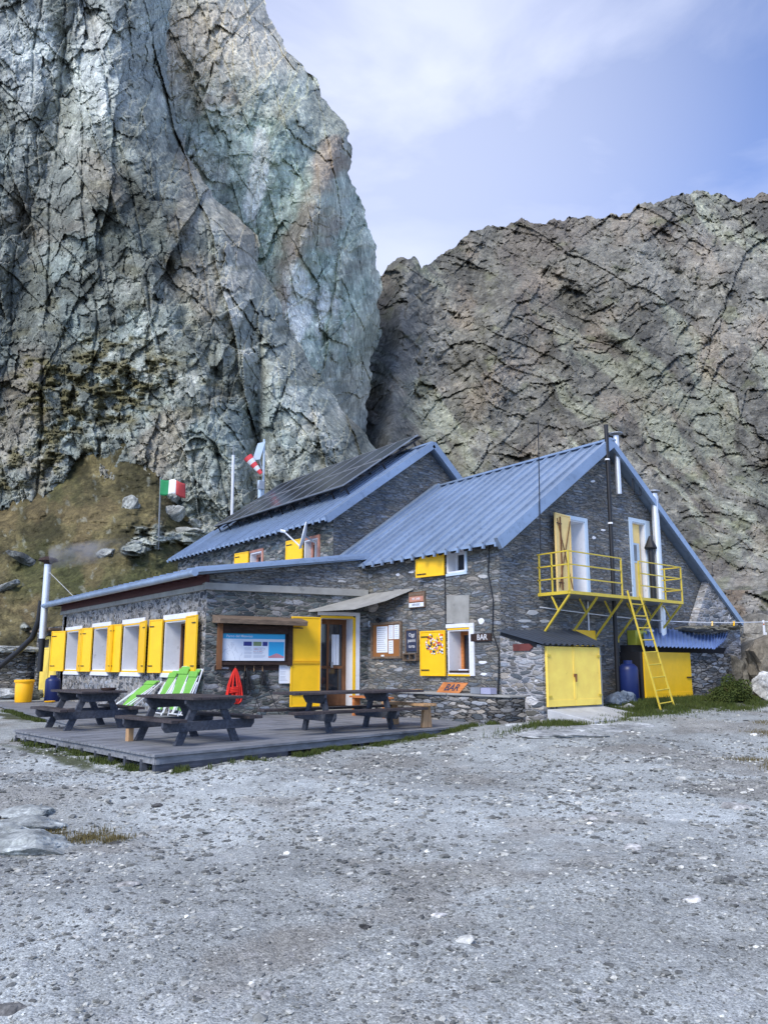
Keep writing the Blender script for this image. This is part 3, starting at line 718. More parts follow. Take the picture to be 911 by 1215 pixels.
# --- flat slabs let into the yard at the left edge
slabs=[(-.05,7.9,.62,.24,.9,'nearest and longest pale slab at the left edge of the yard'),(.35,8.35,.5,.2,1.1,'pale slab with mossy right end, behind the longest one'),(-.35,8.55,.5,.25,.8,'bluish slab at the very left edge'),(.15,9.0,.42,.16,1.0,'half buried grey slab farthest back in the left slab group')]
for i,(px,py,l,lb,rz) in enumerate([(28,1003,.36,slabs[0][5],-.62),(35,979,.28,slabs[1][5],-.45),(4,985,.26,slabs[2][5],-.8),(38,967,.20,slabs[3][5],-.5)]):
    q_=Pz(px,py,.08);rockobj('rock_slab',(q_.x,q_.y,gzf(q_.x,q_.y)+.02),l,60+i,(.33,.36,.37),lb,'flat slabs at the left edge of the yard',flat=.30,elong=1.5,rz=rz,cat='rock slab')
for i,(px,py,sz,lb) in enumerate([(665,866,.55,'long pale slab in the ground before the left shed ramp'),(700,862,.6,'pale slab in the yard below the concrete ramp'),(735,860,.45,'pale slab in the yard to the right of the ramp'),(640,858,.4,'pale slab by the end of the deck'),(803,835,.18,'small pale stone in the grass by the right shed')]):
    p=Pz(px,py,.52);rockobj('rock_slab',(p.x,p.y,gzf(p.x,p.y)-.03),sz,70+i,(.36,.38,.40),lb,'flat slabs before the sheds',flat=.13,elong=1.6,rz=-.65,cat='rock slab')
for i,(px,py,sz,c,lb) in enumerate([(105,954,.10,.09,'dark flat stone lying alone left of the deck corner'),(187,956,.06,.08,'small dark stone below the deck corner'),(137,1001,.05,.06,'small dark stone right of the flat slabs'),(152,1050,.055,.3,'grey flat stone in the left foreground'),(433,1100,.035,.04,'small round black stone in the middle foreground'),(315,1180,.04,.3,'pale flat stone at the bottom left of centre'),(520,1001+85,.04,.5,'white flat chip near the middle foreground'),(820,1068,.055,.48,'white flat stone in the right foreground'),(752,1007,.07,.45,'pale flat stone with dark underside on the right'),(876,959,.12,.34,'pale flat stone near the right edge'),(8,1197,.06,.12,'dark stone at the bottom left corner'),(728,966,.06,.4,'pale stone right of the middle ground'),(700,972,.07,.38,'pale stone left of a similar one in the middle ground')]):
    p=Pz(px,py,.0)
    for _ in range(4):p=Pz(px,py,gzf(p.x,p.y))
    rockobj('stone',(p.x,p.y,p.z),sz,90+i,(c,c*1.01,c*1.04),lb,'single loose stones in the yard',flat=.4,elong=1.4,rz=i*.9,cat='stone')
# --- grass blades
def blades(name,pts,hmin,hmax,mat,label,w=.006,n=None):
    pts=np.array(pts);n=len(pts);hh=hmin+(hmax-hmin)*rs.rand(n)**1.5;a=rs.rand(n)*2*pi;ww=w*(.6+.8*rs.rand(n))
    ln=(rs.rand(n)-.2)*.8*hh;b=rs.rand(n)*2*pi
    base=pts;dx=np.cos(a)*ww;dy=np.sin(a)*ww
    v0=base+np.stack([-dx,-dy,0*dx-.01],1);v1=base+np.stack([dx,dy,0*dx-.01],1)
    v2=base+np.stack([np.cos(b)*ln*.4+dx*.6,np.sin(b)*ln*.4+dy*.6,hh*.6],1);v3=base+np.stack([np.cos(b)*ln*.4-dx*.6,np.sin(b)*ln*.4-dy*.6,hh*.6],1)
    v4=base+np.stack([np.cos(b)*ln,np.sin(b)*ln,hh],1)
    V=np.stack([v0,v1,v2,v3,v4],1).reshape(-1,3);i=np.arange(n)*5
    Fc=np.concatenate([np.stack([i,i+1,i+2],1),np.stack([i,i+2,i+3],1),np.stack([i+3,i+2,i+4],1)])
    o=npmesh(name,V,Fc,mat);props(o,label,'grass',kind='stuff');return o
def inpatch(lst,n):
    out=[]
    for (cx,cy,sx,sy,ang,wt) in lst:
        m=int(n*wt);u_=rs.normal(size=m)*sx*.6;v_=rs.normal(size=m)*sy*.6;a=rad(ang)
        x=cx+u_*math.cos(a)-v_*math.sin(a);y=cy+u_*math.sin(a)+v_*math.cos(a)
        k=fbm(x/.5,y/.5,741,3)>-.15;x=x[k];y=y[k];out.append(np.stack([x,y,gzn(x,y)],1))
    return np.vstack(out)
pt=inpatch([(15.4,9.6,2.3,.7,4,1.),(18.4,9.0,2.,.5,0,.8),(12.3,9.35,1.4,.25,0,.3)],24000)
pt=pt[(pt[:,1]<9.7)|(pt[:,0]>14.)]
blades('grass',pt,.03,.13,M['grass'],'short green grass in front of the sheds')
# line along the deck foot
n=16000;q=rs.rand(n)
x=4.1+q*8.6;y=9.86+q*1.17-abs(rs.normal(size=n))*.12
k=fbm(x/.35,y/.35,743,4)+.5*rs.rand(n)>.33+.35*(x<5.8);x=x[k];y=y[k]
pt=np.stack([x,y,gzn(x,y)],1)
q=rs.rand(7000);x2=4.02-q*.45-rs.normal(size=7000)*.09;y2=10+q*5.3;kk=fbm(x2/.4,y2/.4,745,4)+.5*rs.rand(7000)>.35;q=q[kk];x2=x2[kk];y2=y2[kk]
pt=np.vstack([pt,np.stack([x2,y2,gzn(x2,y2)],1)])
q=rs.rand(4000);x2=4.95+q*.2-abs(rs.normal(size=4000))*.08;y2=18.5+q*4.6
pt=np.vstack([pt,np.stack([x2,y2,gzn(x2,y2)],1)])
blades('grass',pt,.02,.10,M['grass'],'green grass growing along the foot of the deck')
pts=[]
for cx,cy,sx in((2.35,7.25,.09),(2.5,7.45,.12),(2.2,7.75,.09),(2.55,7.05,.07),(1.95,7.9,.07),(10.6,5.2,.16),(10.1,4.6,.16),(11.3,4.7,.12),(9.4,3.6,.14),(9.0,3.9,.12),(13.3,6.3,.16),(14.2,6.6,.14),(15.3,6.6,.2),(12.1,5.5,.13)):
    m=330;x=cx+rs.normal(size=m)*sx;y=cy+rs.normal(size=m)*sx;pts.append(np.stack([x,y,gzn(x,y)],1))
blades('grass',np.vstack(pts),.015,.06,M['grassdry'],'small dry grass tufts scattered over the yard',.004)
# bush beside the right shed
bu=thing('shrub','low dark green shrub against the right shed wall','shrub',(17.9,9.15,.8))
n=9000;a=rs.normal(size=(n,3));a/=np.linalg.norm(a,axis=1)[:,None];r=rs.rand(n)**.4
lob=1+.3*np.sin(a[:,0]*5+1)+.25*np.sin(a[:,1]*7)
pp=a*(r*lob)[:,None]*np.array([.75,.35,.42]);pp[:,2]=np.abs(pp[:,2]);pp[:,:2]+=np.array([0,0])
sz=.02+.02*rs.rand(n);d1=rs.normal(size=(n,3));d1/=np.linalg.norm(d1,axis=1)[:,None];d2=np.cross(d1,rs.normal(size=(n,3)));d2/=np.linalg.norm(d2,axis=1)[:,None]
V=np.stack([pp-d1*sz[:,None],pp+d2*sz[:,None]*.5,pp+d1*sz[:,None],pp-d2*sz[:,None]*.5],1).reshape(-1,3);i=np.arange(n)*4
npmesh('foliage',V,np.stack([i,i+1,i+2,i+3],1),M['grass'],bu,world=False)
b=MB()
for k in range(9):
    t_=k*.7;b.tube([(.05*math.cos(t_),.05*math.sin(t_),0),(.25*math.cos(t_),.15*math.sin(t_),.18),(.5*math.cos(t_),.22*math.sin(t_),.3)],[.012,.008,.004],5)
b.build('stem',M['brownframe'],bu,world=False)
# ------------------------------------------------------------------ the hut
XB=11.9;YG=10.95;YR=17.2;XW=7.8;YE=28.0;DK=.443
class Fr:
    def __init__(s,O,u,n):s.O=Vector((*O,0));s.u=Vector((*u,0)).normalized();s.n=Vector((*n,0)).normalized()
    def p(s,u,z,d=0):return s.O+s.u*u+s.n*d+Vector((0,0,z))
    def box(s,m,u0,u1,z0,z1,d0,d1):
        p=s.p
        return m.hexa([p(u0,z0,d0),p(u1,z0,d0),p(u1,z0,d1),p(u0,z0,d1),p(u0,z1,d0),p(u1,z1,d0),p(u1,z1,d1),p(u0,z1,d1)])
_b=MB.build
def build2(s,name,mat,parent=None,**k):
    import bmesh
    o=_b(s,name,mat,parent,**k)
    b=bmesh.new();b.from_mesh(o.data);bmesh.ops.recalc_face_normals(b,faces=b.faces);b.to_mesh(o.data);b.free();return o
MB.build=build2
FL=Fr((XW,0),(0,1),(-1,0));FB=Fr((XB,0),(0,1),(-1,0));FG=Fr((0,YG),(1,0),(0,-1))
IA=Vector((7.8,16.46));IB=Vector((11.9,15.56));iu=(IB-IA).normalized()
FI=Fr(IA,iu,(iu.y,-iu.x));IL=(IB-IA).length
hut=thing('mountain_hut','stone mountain hut with blue metal roofs and yellow shutters below the cliffs','mountain hut',(XB,YG,DK))
def wall(name,fr,u0,u1,z0,top,holes,th,mat,ext=(),parent=hut,lip=0):
    br=sorted(set([u0,u1]+[h[0] for h in holes]+[h[1] for h in holes]+list(ext)));br=[b for b in br if u0<=b<=u1]
    m=MB();f=top if callable(top) else (lambda u:top)
    for a,b in zip(br[:-1],br[1:]):
        c=(a+b)/2;hs=sorted([(h[2],h[3]) for h in holes if h[0]<c<h[1]])
        z=z0
        for (h0,h1) in hs:
            if h0>z:fr.box(m,a,b,z,h0,-th,0)
            z=h1
        p=fr.p;ta,tb=f(a),f(b)
        m.hexa([p(a,z,-th),p(b,z,-th),p(b,z,0),p(a,z,0),p(a,ta,-th),p(b,tb,-th),p(b,tb,0),p(a,ta,0)])
    return m.build(name,mat,parent)
mainl=lambda x:4.40+.71*(x-XB)
def gtop(x):return min(mainl(x),7.17-.723*(x-15.8))-.10
def rtop(x):return min(5.92+.72*(x-XB),8.51-.85*(x-15.5))-.10
# openings (u0,u1,z0,z1)
LW=[(17.42,18.82,1.47,2.72),(20.42,21.80,1.47,2.74),(22.98,24.40,1.47,2.76),(25.78,27.25,1.47,2.76)]
BW=(11.87,12.56,1.42,2.40);UW=(11.97,12.56,3.70,4.22);DW=(2.87,3.80,.60,2.82)
G1=(14.30,14.92,3.20,5.02);G2=(16.92,17.50,3.25,5.28)
wall('stone_wall',FL,16.46,YE,.1,3.37,LW,.55,M['rubble'])
wall('stone_wall',FI,0,IL,.1,3.37,[(DW[0],DW[1],DW[2],DW[3])],.55,M['green'])
wall('upper_wall',FI,0.05,IL,3.372,lambda u:3.742+.160*u,[],.35,M['slate'])
wall('bar_wall',FB,10.954,YR,.1,4.26,[BW,UW],.5,M['grey'])
wall('gable_wall',FG,XB+.004,21.446,.1,gtop,[G1,G2],.5,M['slate'],ext=(15.8,))
wall('rear_wall',FB,YR+.004,27.79,3.0,5.78,[(17.95,18.65,4.35,5.25),(21.2,21.95,4.35,5.25),(25.3,26.0,4.35,5.1)],.5,M['green'])
FRG=Fr((0,YR),(1,0),(0,-1))
wall('rear_gable_wall',FRG,XB+.004,18.9,3.5,rtop,[],.5,M['slate'],ext=(15.5,))
wall('end_wall',Fr((0,27.8),(1,0),(0,1)),7.8,18.9,.1,lambda x:rtop(x) if x>XB else 3.3,[],.3,M['slate'],ext=(XB,XB+.01,15.5))
wall('side_wall',Fr((21.45,0),(0,1),(1,0)),10.95,YR,.1,2.95,[],.3,M['slate'])
wall('side_wall',Fr((18.9,0),(0,1),(1,0)),YR,27.8,.1,5.4,[],.3,M['slate'])
# conspicuous pale stones in the walls
r_q=random.Random(21)
for fr_,fn,px,py,w_,h_ in((FB,lambda a,b:Px(a,b,XB),573,684,13,5),(FB,lambda a,b:Px(a,b,XB),571,737,9,9),(FB,lambda a,b:Px(a,b,XB),572,786,11,4),(FB,lambda a,b:Px(a,b,XB),574,800,9,4),(FB,lambda a,b:Px(a,b,XB),480,702,8,4),(FB,lambda a,b:Px(a,b,XB),472,682,5,4),(FB,lambda a,b:Px(a,b,XB),488,679,7,3),(FG,lambda a,b:Py(a,b,YG),631,727,14,7),(FG,lambda a,b:Py(a,b,YG),646,737,14,5),(FG,lambda a,b:Py(a,b,YG),622,737,16,4),(FG,lambda a,b:Py(a,b,YG),715,629,6,3),(FG,lambda a,b:Py(a,b,YG),704,638,5,4),(FG,lambda a,b:Py(a,b,YG),703,571,6,3)):
    P_=[]
    for k in range(9):
        t_=k*2*pi/9;rr_=r_q.uniform(.75,1.1);v=fn(px+w_/2*rr_*math.cos(t_),py+h_/2*rr_*math.sin(t_));P_.append(v-fr_.n*.004)
    m=MB();m.prism(P_,fr_.n*.016);m.build('pale_stone',M['white'] if w_<12 else M['cementpale'],hut,bevel=.006)
# light pointed render streaks: rubble plinth of the flared right end of the gable
m=MB();m.prism([(18.6,10.93,.5),(21.6,10.93,.5),(21.75,10.93,2.85),(20.2,10.93,3.95),(19.3,10.93,2.7)],(0,-.22,0));m.build('rendered_buttress',M['pale'],hut)
# cement patches
m=MB();m.prism([FB.p(12.6,2.56,.002),FB.p(11.88,2.5,.002),FB.p(11.86,3.15,.002),FB.p(12.58,3.19,.002)],(-.018,0,0));m.build('cement_patch',M['cement'],hut)
def roofslab(name,e0,e1,r0,r1,th,sp,rw,rh,mat,ribs=True,over=.0,parent=hut):
    """e0,e1 eave ends, r0,r1 matching ridge ends"""
    e0,e1,r0,r1=map(Vector,(e0,e1,r0,r1));m=MB()
    dn=Vector((0,0,-th))
    m.hexa([e0+dn,e1+dn,r1+dn,r0+dn,e0,e1,r1,r0])
    n=(e1-e0).cross(r0-e0).normalized()
    if n.z<0:n=-n
    L=(e1-e0).length;k=int(L/sp)
    for i in range(k+1):
        t=min(.997,max(.003,i*sp/L));a=e0.lerp(e1,t);b=r0.lerp(r1,t);d=(b-a).normalized();s=(e1-e0).normalized()
        a=a-d*over
        q=[a-s*rw/2,a+s*rw/2,b+s*rw/2,b-s*rw/2]
        z=n*rh;tp=[v+z+s*(rw*.22 if j in(0,3) else -rw*.22) for j,v in enumerate(q)]
        m.hexa([v-n*.02 for v in q]+tp)
        if over:m.bar(a-d*.01,a-d*.012+Vector((0,0,-.09)),.05,rw*.8)
    return m.build(name,mat,parent)
# low lean-to roof
roofslab('low_roof',(7.33,16.02,3.80),(7.33,28.5,3.80),(11.85,15.46,4.46),(11.85,28.5,4.46),.08,.42,.05,.045,M['roof'],over=.03)
# main and rear roofs
roofslab('main_roof',(11.60,10.70,mainl(11.6)),(11.60,17.15,mainl(11.6)),(15.8,10.70,7.17),(15.8,17.15,7.17),.05,.385,.07,.055,M['roof'],over=.04)
roofslab('main_roof',(21.75,10.72,2.87),(21.75,17.15,2.87),(15.82,10.72,7.16),(15.82,17.15,7.16),.05,.385,.07,.055,M['roof'])
re=lambda x:5.92+.72*(x-XB)
roofslab('rear_roof',(11.55,16.98,re(11.55)),(11.55,28.1,re(11.55)),(15.5,16.98,8.51),(15.5,28.1,8.51),.05,.34,.05,.045,M['roof'],over=.03)
roofslab('rear_roof',(19.2,16.98,5.36),(19.2,28.1,5.36),(15.52,16.98,8.50),(15.52,28.1,8.50),.05,.34,.05,.045,M['roof'])
# flashings
m=MB()
def fl(a,b,w,h,mm=None,up=(0,0,1)):(mm or m).bar(a,b,w,h,up)
fl((11.56,10.66,mainl(11.56)-.03),(15.8,10.66,7.13),.10,.26);m.build('rake_flashing',M['roof'],hut)
m=MB();fl((15.8,10.66,7.12),(21.8,10.66,2.80),.08,.16);m.build('rake_flashing',M['roof'],hut)
m=MB();fl((11.5,16.93,re(11.5)-.02),(15.5,16.93,8.48),.10,.22);fl((15.5,16.93,8.48),(19.25,16.93,5.3),.10,.22);m.build('rake_flashing',M['roof'],hut)
m=MB();fl((11.6,17.02,mainl(11.6)+.08),(15.75,17.02,7.22),.24,.10);m.build('valley_flashing',M['roof'],hut)
m=MB();m.bar((15.8,10.6,7.19),(15.8,17.2,7.19),.22,.05);m.build('ridge_cap',M['roof'],hut)
m=MB();m.bar((15.5,16.9,8.54),(15.5,28.2,8.54),.22,.05);m.build('ridge_cap',M['roof'],hut)
m=MB();a=FI.p(-.5,3.76,.07);b=FI.p(IL-.0,4.44,.07);m.bar(a,b,.10,.17);m.build('parapet_flashing',M['roof'],hut)
# cornice, maroon boards, gutter of the low wing
m=MB();FI.box(m,-.07,IL-.02,3.371,3.545,-.2,.07);m.build('cornice',M['cement'],hut,bevel=.01)
m=MB();FL.box(m,16.53,28.1,3.371,3.50,-.2,.07);m.build('cornice',M['cement'],hut,bevel=.01)
m=MB();FL.box(m,16.46,28.2,3.502,3.74,-.15,.02);m.build('fascia_board',M['maroon'],hut)
for i in range(25):
    y=16.6+i*.48;m=MB();m.bar((7.40,y,3.70),(7.82,y,3.745),.07,.09);m.build('rafter_end',M['maroon'],hut)
m=MB();m.tube([(7.26,15.98,3.70),(7.26,28.55,3.70)],.085,12);m.build('gutter',M['roof'],hut,smooth=True)
# rafter tips under main and rear eave
for i in range(16):
    y=10.9+i*.41;m=MB();m.bar((11.63,y,4.14),(11.95,y,4.33),.08,.10);m.build('rafter_end',M['dark'],hut)
for i in range(27):
    y=17.3+i*.4;m=MB();m.bar((11.60,y,5.60),(11.95,y,5.80),.08,.10);m.build('rafter_end',M['dark'],hut)
# ---- windows and shutters
def window(fr,h,depth,frame=M['brownframe'],sign=1,lin=None,sill=None,rev=M['white'],yl=True,fw=.06,mull=True,name='window',surround=None):
    u0,u1,z0,z1=h
    m=MB();e=.012;t=.03
    fr.box(m,u0-e,u0+t,z0,z1,-depth,.012);fr.box(m,u1-t,u1+e,z0,z1,-depth,.012)
    fr.box(m,u0+t,u1-t,z1-t,z1+e,-depth,.012);fr.box(m,u0+t,u1-t,z0-e,z0+t,-depth,.012)
    rv=m.build('reveal',rev,hut)
    m=MB();a,b,c,d=u0+t,u1-t,z0+t,z1-t
    for (p,q,r,s_) in((a,a+fw,c,d),(b-fw,b,c,d),(a+fw,b-fw,c,c+fw),(a+fw,b-fw,d-fw,d)):fr.box(m,p,q,r,s_,-depth+.0,-depth+.06)
    if mull:fr.box(m,(a+b)/2-fw*.5,(a+b)/2+fw*.5,c+fw,d-fw,-depth,-depth+.055)
    w=m.build(name,frame,hut)
    m=MB();fr.box(m,a+.005,b-.005,c+.005,d-.005,-depth-.01,-depth+.02);m.build('pane',M['glass'],w)
    m=MB();fr.box(m,a,b,c,d,-depth-.10,-depth-.06);m.build('dark_backing',M['dark'],w)  # near-black board painted as the unlit room behind the glass
    if yl:
        m=MB();fr.box(m,u0-.01,u1+.01,z1-.001,z1+.035,.0,.03);m.build('yellow_trim',M['yellow'],w);m=MB();fr.box(m,u0-.01,u1+.01,z0-.045,z0-.003,.0,.03);m.build('yellow_trim',M['yellow'],w)
    if lin:
        m=MB();fr.box(m,lin[0],lin[1],z1+.04,z1+.04+lin[2],.0,.035);m.build('lintel',M['white'],w,bevel=.004)
    if sill:
        m=MB();fr.box(m,sill[0],sill[1],z0-.05-sill[2],z0-.048,.0,.05);m.build('sill',M['white'],w,bevel=.004)
    return w
def shutter(fr,hinge,width,z0,z1,ang,mat=M['yellow'],side=1,par=hut,boards=True,th=.035,name='shutter'):
    """hinge at u; side=+1 leaf extends to larger u; ang = degrees the leaf stands off the wall"""
    a=rad(ang);du=math.cos(a)*side;dd=math.sin(a)
    o=Vector((0,0,0))
    def p(w,z,t):  # along width, z, thickness
        return fr.p(hinge+du*w-dd*t*side*-1*0,z,.045+dd*w+t*math.cos(a))+fr.u*(-dd*t*side)
    def bx(m,w0,w1,za,zb,t0,t1):
        m.hexa([p(w0,za,t0),p(w1,za,t0),p(w1,za,t1),p(w0,za,t1),p(w0,zb,t0),p(w1,zb,t0),p(w1,zb,t1),p(w0,zb,t1)])
    m=MB();bx(m,0,width,z0,z1,0,th)
    e=.035
    bx(m,0,e,z0,z1,th+.001,th+.012);bx(m,width-e,width,z0,z1,th+.001,th+.012);bx(m,e,width-e,z1-e,z1,th+.001,th+.012);bx(m,e,width-e,z0,z0+e,th+.001,th+.012)
    s_=m.build(name,mat,par,bevel=.003)
    m=MB()
    for zz in(z0+.13*(z1-z0),z0+.87*(z1-z0)):bx(m,width*.62,width*.95,zz-.012,zz+.012,th+.013,th+.02)
    m.build('hinge',M['black'],s_)
    return s_,p
lint=[(16.9,18.92,.13),(20.2,21.92,.13),(22.9,24.6,.12),(25.65,27.45,.11)]
flowers=[]
for i,h in enumerate(LW):
    window(FL,h,.47,lin=lint[i],sill=(h[0]-.12,h[1]+.1,.11))
# shutters: two leaves folded back on both sides of each opening
for i,h in enumerate(LW):
    shutter(FL,h[0]-.02,.80 if i else .80,1.42,2.79,6 if i==0 else 10,side=-1)
    nxt=LW[i+1][0] if i<3 else 28.2
    if i<3:shutter(FL,h[1]+.02,.55,1.42,2.79,14,side=1)
    else:shutter(FL,h[1]+.02,.72,1.42,2.79,22,side=1)
# BAR serving window
w=window(FB,BW,.42,frame=M['orangewood'],fw=.075,mull=True,yl=True)
m=MB();FB.box(m,BW[0]-.14,BW[1]+.05,BW[3]+.042,BW[3]+.13,0,.04);FB.box(m,BW[0]-.14,BW[0]-.012,BW[2]-.04,BW[3]+.042,0,.038);m.build('surround',M['white'],hut,bevel=.004)
m=MB();FB.box(m,BW[0]+.03,BW[1]-.03,BW[2]+.031,BW[2]+.075,-.40,.03);m.build('serving_shelf',M['signdark'],w)
m=MB();FB.box(m,BW[0]+.08,BW[0]+.36,BW[2]+.08,BW[2]+.105,-.3,.02);m.build('tray',M['paper'],w)
sh,sp=shutter(FB,12.60,.80,1.37,2.40,3,side=1)
cols=[M['paper'],M['paper'],M['red'],M['ink'],M['blue'],M['pinkink'],M['paper'],M['olive']]
rs2=random.Random(5)
groups={i:MB() for i in range(len(cols))}
for i in range(120):
    u=rs2.uniform(.06,.60);z=rs2.uniform(1.86,2.32)
    if u>.45 and z<1.98:continue
    a=rs2.uniform(.022,.045);b=rs2.uniform(.018,.04);k=rs2.randrange(len(cols));o_=.0475+i*.00012
    p=[sp(u-a/2,z-b/2,o_),sp(u+a/2,z-b/2,o_),sp(u+a/2,z+b/2,o_),sp(u-a/2,z+b/2,o_)]
    q=[sp(u-a/2,z-b/2,o_-.014),sp(u+a/2,z-b/2,o_-.014),sp(u+a/2,z+b/2,o_-.014),sp(u-a/2,z+b/2,o_-.014)]
    groups[k].hexa(q+p)
for k,mm in groups.items():mm.build('stickers',cols[k],sh)
# upper window
w=window(FB,UW,.30,frame=M['white'],fw=.05,mull=False,yl=False)
m=MB();FB.box(m,UW[0]-.05,UW[1]+.03,UW[2]-.07,UW[2]-.012,0,.03);FB.box(m,UW[0]-.06,UW[0]-.012,UW[2]-.012,UW[3]+.05,0,.03);FB.box(m,UW[0]-.012,UW[1]+.03,UW[3]+.012,UW[3]+.05,0,.03);m.build('surround',M['bluewhite'],hut)
shutter(FB,12.60,.86,3.66,4.24,8,side=1)
# rear windows
for (a,b,c,d) in((17.95,18.65,4.35,5.25),(21.2,21.95,4.35,5.25),(25.3,26.0,4.35,5.1)):
    w=window(FB,(a,b,c,d),.26,frame=M['pinkframe'],fw=.09,mull=True,yl=False)
    m=MB();FB.box(m,a-.10,b+.02,d+.013,d+.09,0,.03);FB.box(m,a-.10,a-.013,c,d+.013,0,.03);m.build('surround',M['pinkframe'],w)
    shutter(FB,b+.03,.80,c-.05,d+.08,6,side=1)
# entrance: reveal, timber door with glass, yellow outer door folded back
u0,u1,z0,z1=DW
m=MB();FI.box(m,u0,u0+.03,z0,z1,-.5,.01);FI.box(m,u1-.03,u1,z0,z1,-.5,.01);FI.box(m,u0+.03,u1-.03,z1-.03,z1,-.5,.01);m.build('reveal',M['white'],hut)
m=MB();FI.box(m,u1+.03,u1+.15,z0+.12,z1+.04,0,.03);FI.box(m,u0-.08,u1+.15,z1+.04,z1+.13,0,.032);m.build('surround',M['white'],hut,bevel=.004)
m=MB();FI.box(m,u1-.04,u1+.028,z0-.06,z1+.002,0,.035);FI.box(m,u0,u1-.04,z1-.035,z1+.03,.001,.034);FI.box(m,u0,u1-.04,z0-.06,z0,-.5,.034);m.build('yellow_frame',M['yellow'],hut)
dr=MB();FI.box(dr,u0+.03,u0+.64,z0,z1-.03,-.49,-.44)
door=MB()
for (a,b,c,d) in((u0+.03,u0+.12,z0,z1-.03),(u1-.14,u1-.03,z0,z1-.03),(u0+.12,u1-.14,z1-.16,z1-.03),(u0+.12,u1-.14,z0,z0+.28),(u0+.12,u1-.14,z0+.93,z0+1.0),(u0+.36,u0+.42,z0+.28,z1-.16)):FI.box(door,a,b,c,d,-.50,-.44)
door=door.build('door',M['brownframe'],hut)
m=MB();FI.box(m,u0+.12,u1-.14,z0+.28,z1-.16,-.485,-.465);m.build('pane',M['glass'],door)
m=MB()
for k in range(5):FI.box(m,u0+.50+.042*k,u0+.535+.042*k,z0+1.02,z1-.42+.0*k,-.458+.006*(k%2),-.448+.006*(k%2))
m.build('curtain',M['paper'],door)
m=MB();FI.box(m,u0+.47,u0+.52,z0+.95,z0+1.1,-.44,-.40);m.build('handle',M['galv'],door)
yd,yp=shutter(FI,u0-.02,.78,z0+.02,z1-.02,3,side=-1,name='outer_door')
m=MB()
for zz in(z0+1.07,z0+1.12):m.bar(yp(.02,zz,.06),yp(.76,zz,.06),.02,.02)
m.build('latch_bar',M['yellow'],yd)
m=MB();FI.box(m,u0-.1,u1+.12,DK+.005,z0-.062,-.1,.32);m.build('door_step',M['cement'],hut)
# canopy over the entrance corner
J=Vector((11.88,15.50,3.40));P1=FI.p(2.55,2.93,.0);P2=Vector((11.0,14.95,2.97));P3=Vector((11.88,13.75,3.42));P4=Vector((11.5,14.3,3.17))
vs_=[J,P1,P2,P4,P3];n_=len(vs_);top=[v+Vector((0,0,.04)) for v in vs_]
m=MB();m.add(vs_+top,[(0,1,2),(0,2,3),(0,3,4),(5,7,6),(5,8,7),(5,9,8),(0,5,6,1),(1,6,7,2),(2,7,8,3),(3,8,9,4),(4,9,5,0)]);m.build('canopy',M['cement'],hut)
# balcony doors
def gdoor(h,leafmat,surm,wide):
    u0,u1,z0,z1=h
    m=MB();FG.box(m,u0,u0+.025,z0,z1,-.45,.008);FG.box(m,u1-.025,u1,z0,z1,-.45,.008);FG.box(m,u0+.025,u1-.025,z1-.025,z1,-.45,.008);m.build('reveal',M['white'],hut)
    m=MB();FG.box(m,u0-wide[0],u0-.001,z0-.05,z1+.1,0,.03);FG.box(m,u1+.001,u1+wide[1],z0-.05,z1+.1,0,.03);FG.box(m,u0-.001,u1+.001,z1+.001,z1+.1,0,.03)
    m.build('surround',surm,hut,bevel=.005)
gdoor(G1,None,M['bluewhite'],(.1,.11));gdoor(G2,None,M['bluewhite'],(.14,.22))
m=MB();FG.box(m,G1[0],G1[1],G1[2],G1[3],-.46,-.43);d_=m.build('door',M['white'],hut)
sh,sp=shutter(FG,G1[0]-.02,.66,G1[2]+.02,G1[3]+.06,7,mat=M['cream'],side=-1,name='outer_door')
m=MB();m.bar(sp(.03,3.35,.055),sp(.6,4.95,.055),.02,.012,(0,1,0));m.bar(sp(.6,3.35,.055),sp(.03,4.95,.055),.02,.012,(0,1,0));m.bar(sp(.48,3.3,.06),sp(.48,5.0,.06),.03,.02,(0,1,0));m.build('brace',M['brownframe'],sh)
m=MB();FG.box(m,G2[0],G2[1]-.12,G2[2]+.03,G2[3]-.03,-.12,-.08);d_=m.build('door',M['cream'],hut)
m=MB();FG.box(m,G2[0]+.03,G2[1]-.17,G2[2]+.98,G2[2]+1.5,-.079,-.07);m.build('pane',M['bluewhite'],d_)
m=MB();FG.box(m,G2[0]+.1,G2[1]-.3,G2[2]+1.03,G2[2]+1.45,-.069,-.066);m.build('glass_patch',M['galv'],d_)
# balcony
bal=MB();BX0,BX1,BY=13.15,17.66,10.10;BZ=3.16
for i in range(6):bal.box(BX0+.02,BX1-.02,BY+.05+.14*i,BY+.05+.14*i+.125,BZ-.03,BZ)
bal=bal.build('balcony',M['galv'],hut)
m=MB();m.bar((BX0,BY,BZ),(BX1,BY,BZ),.045,.07);m.bar((BX0,BY+.022,BZ),(BX0,YG,BZ),.045,.07);m.bar((BX1,BY+.022,BZ),(BX1,YG,BZ),.045,.07);m.build('edge_beam',M['yellow_rail'],bal)
RT_=BZ+.90
def rail(x0,x1,name='railing'):
    m=MB()
    for x in(x0,x1):m.bar((x,BY,BZ+.03),(x,BY,RT_),.03,.03)
    for z in(BZ+.32,BZ+.61,RT_):m.bar((x0,BY,z),(x1,BY,z),.026,.026)
    m.build(name,M['yellow_rail'],bal)
rail(BX0,15.09);rail(15.80,BX1)
for x in(BX0,BX1):
    m=MB()
    for y in(BY+.45,YG-.05):m.bar((x,y,BZ+.03),(x,y,RT_),.028,.028)
    for z in(BZ+.32,BZ+.61,RT_):m.bar((x,BY+.02,z),(x,YG,z),.028,.028)
    m.build('railing',M['yellow_rail'],bal)
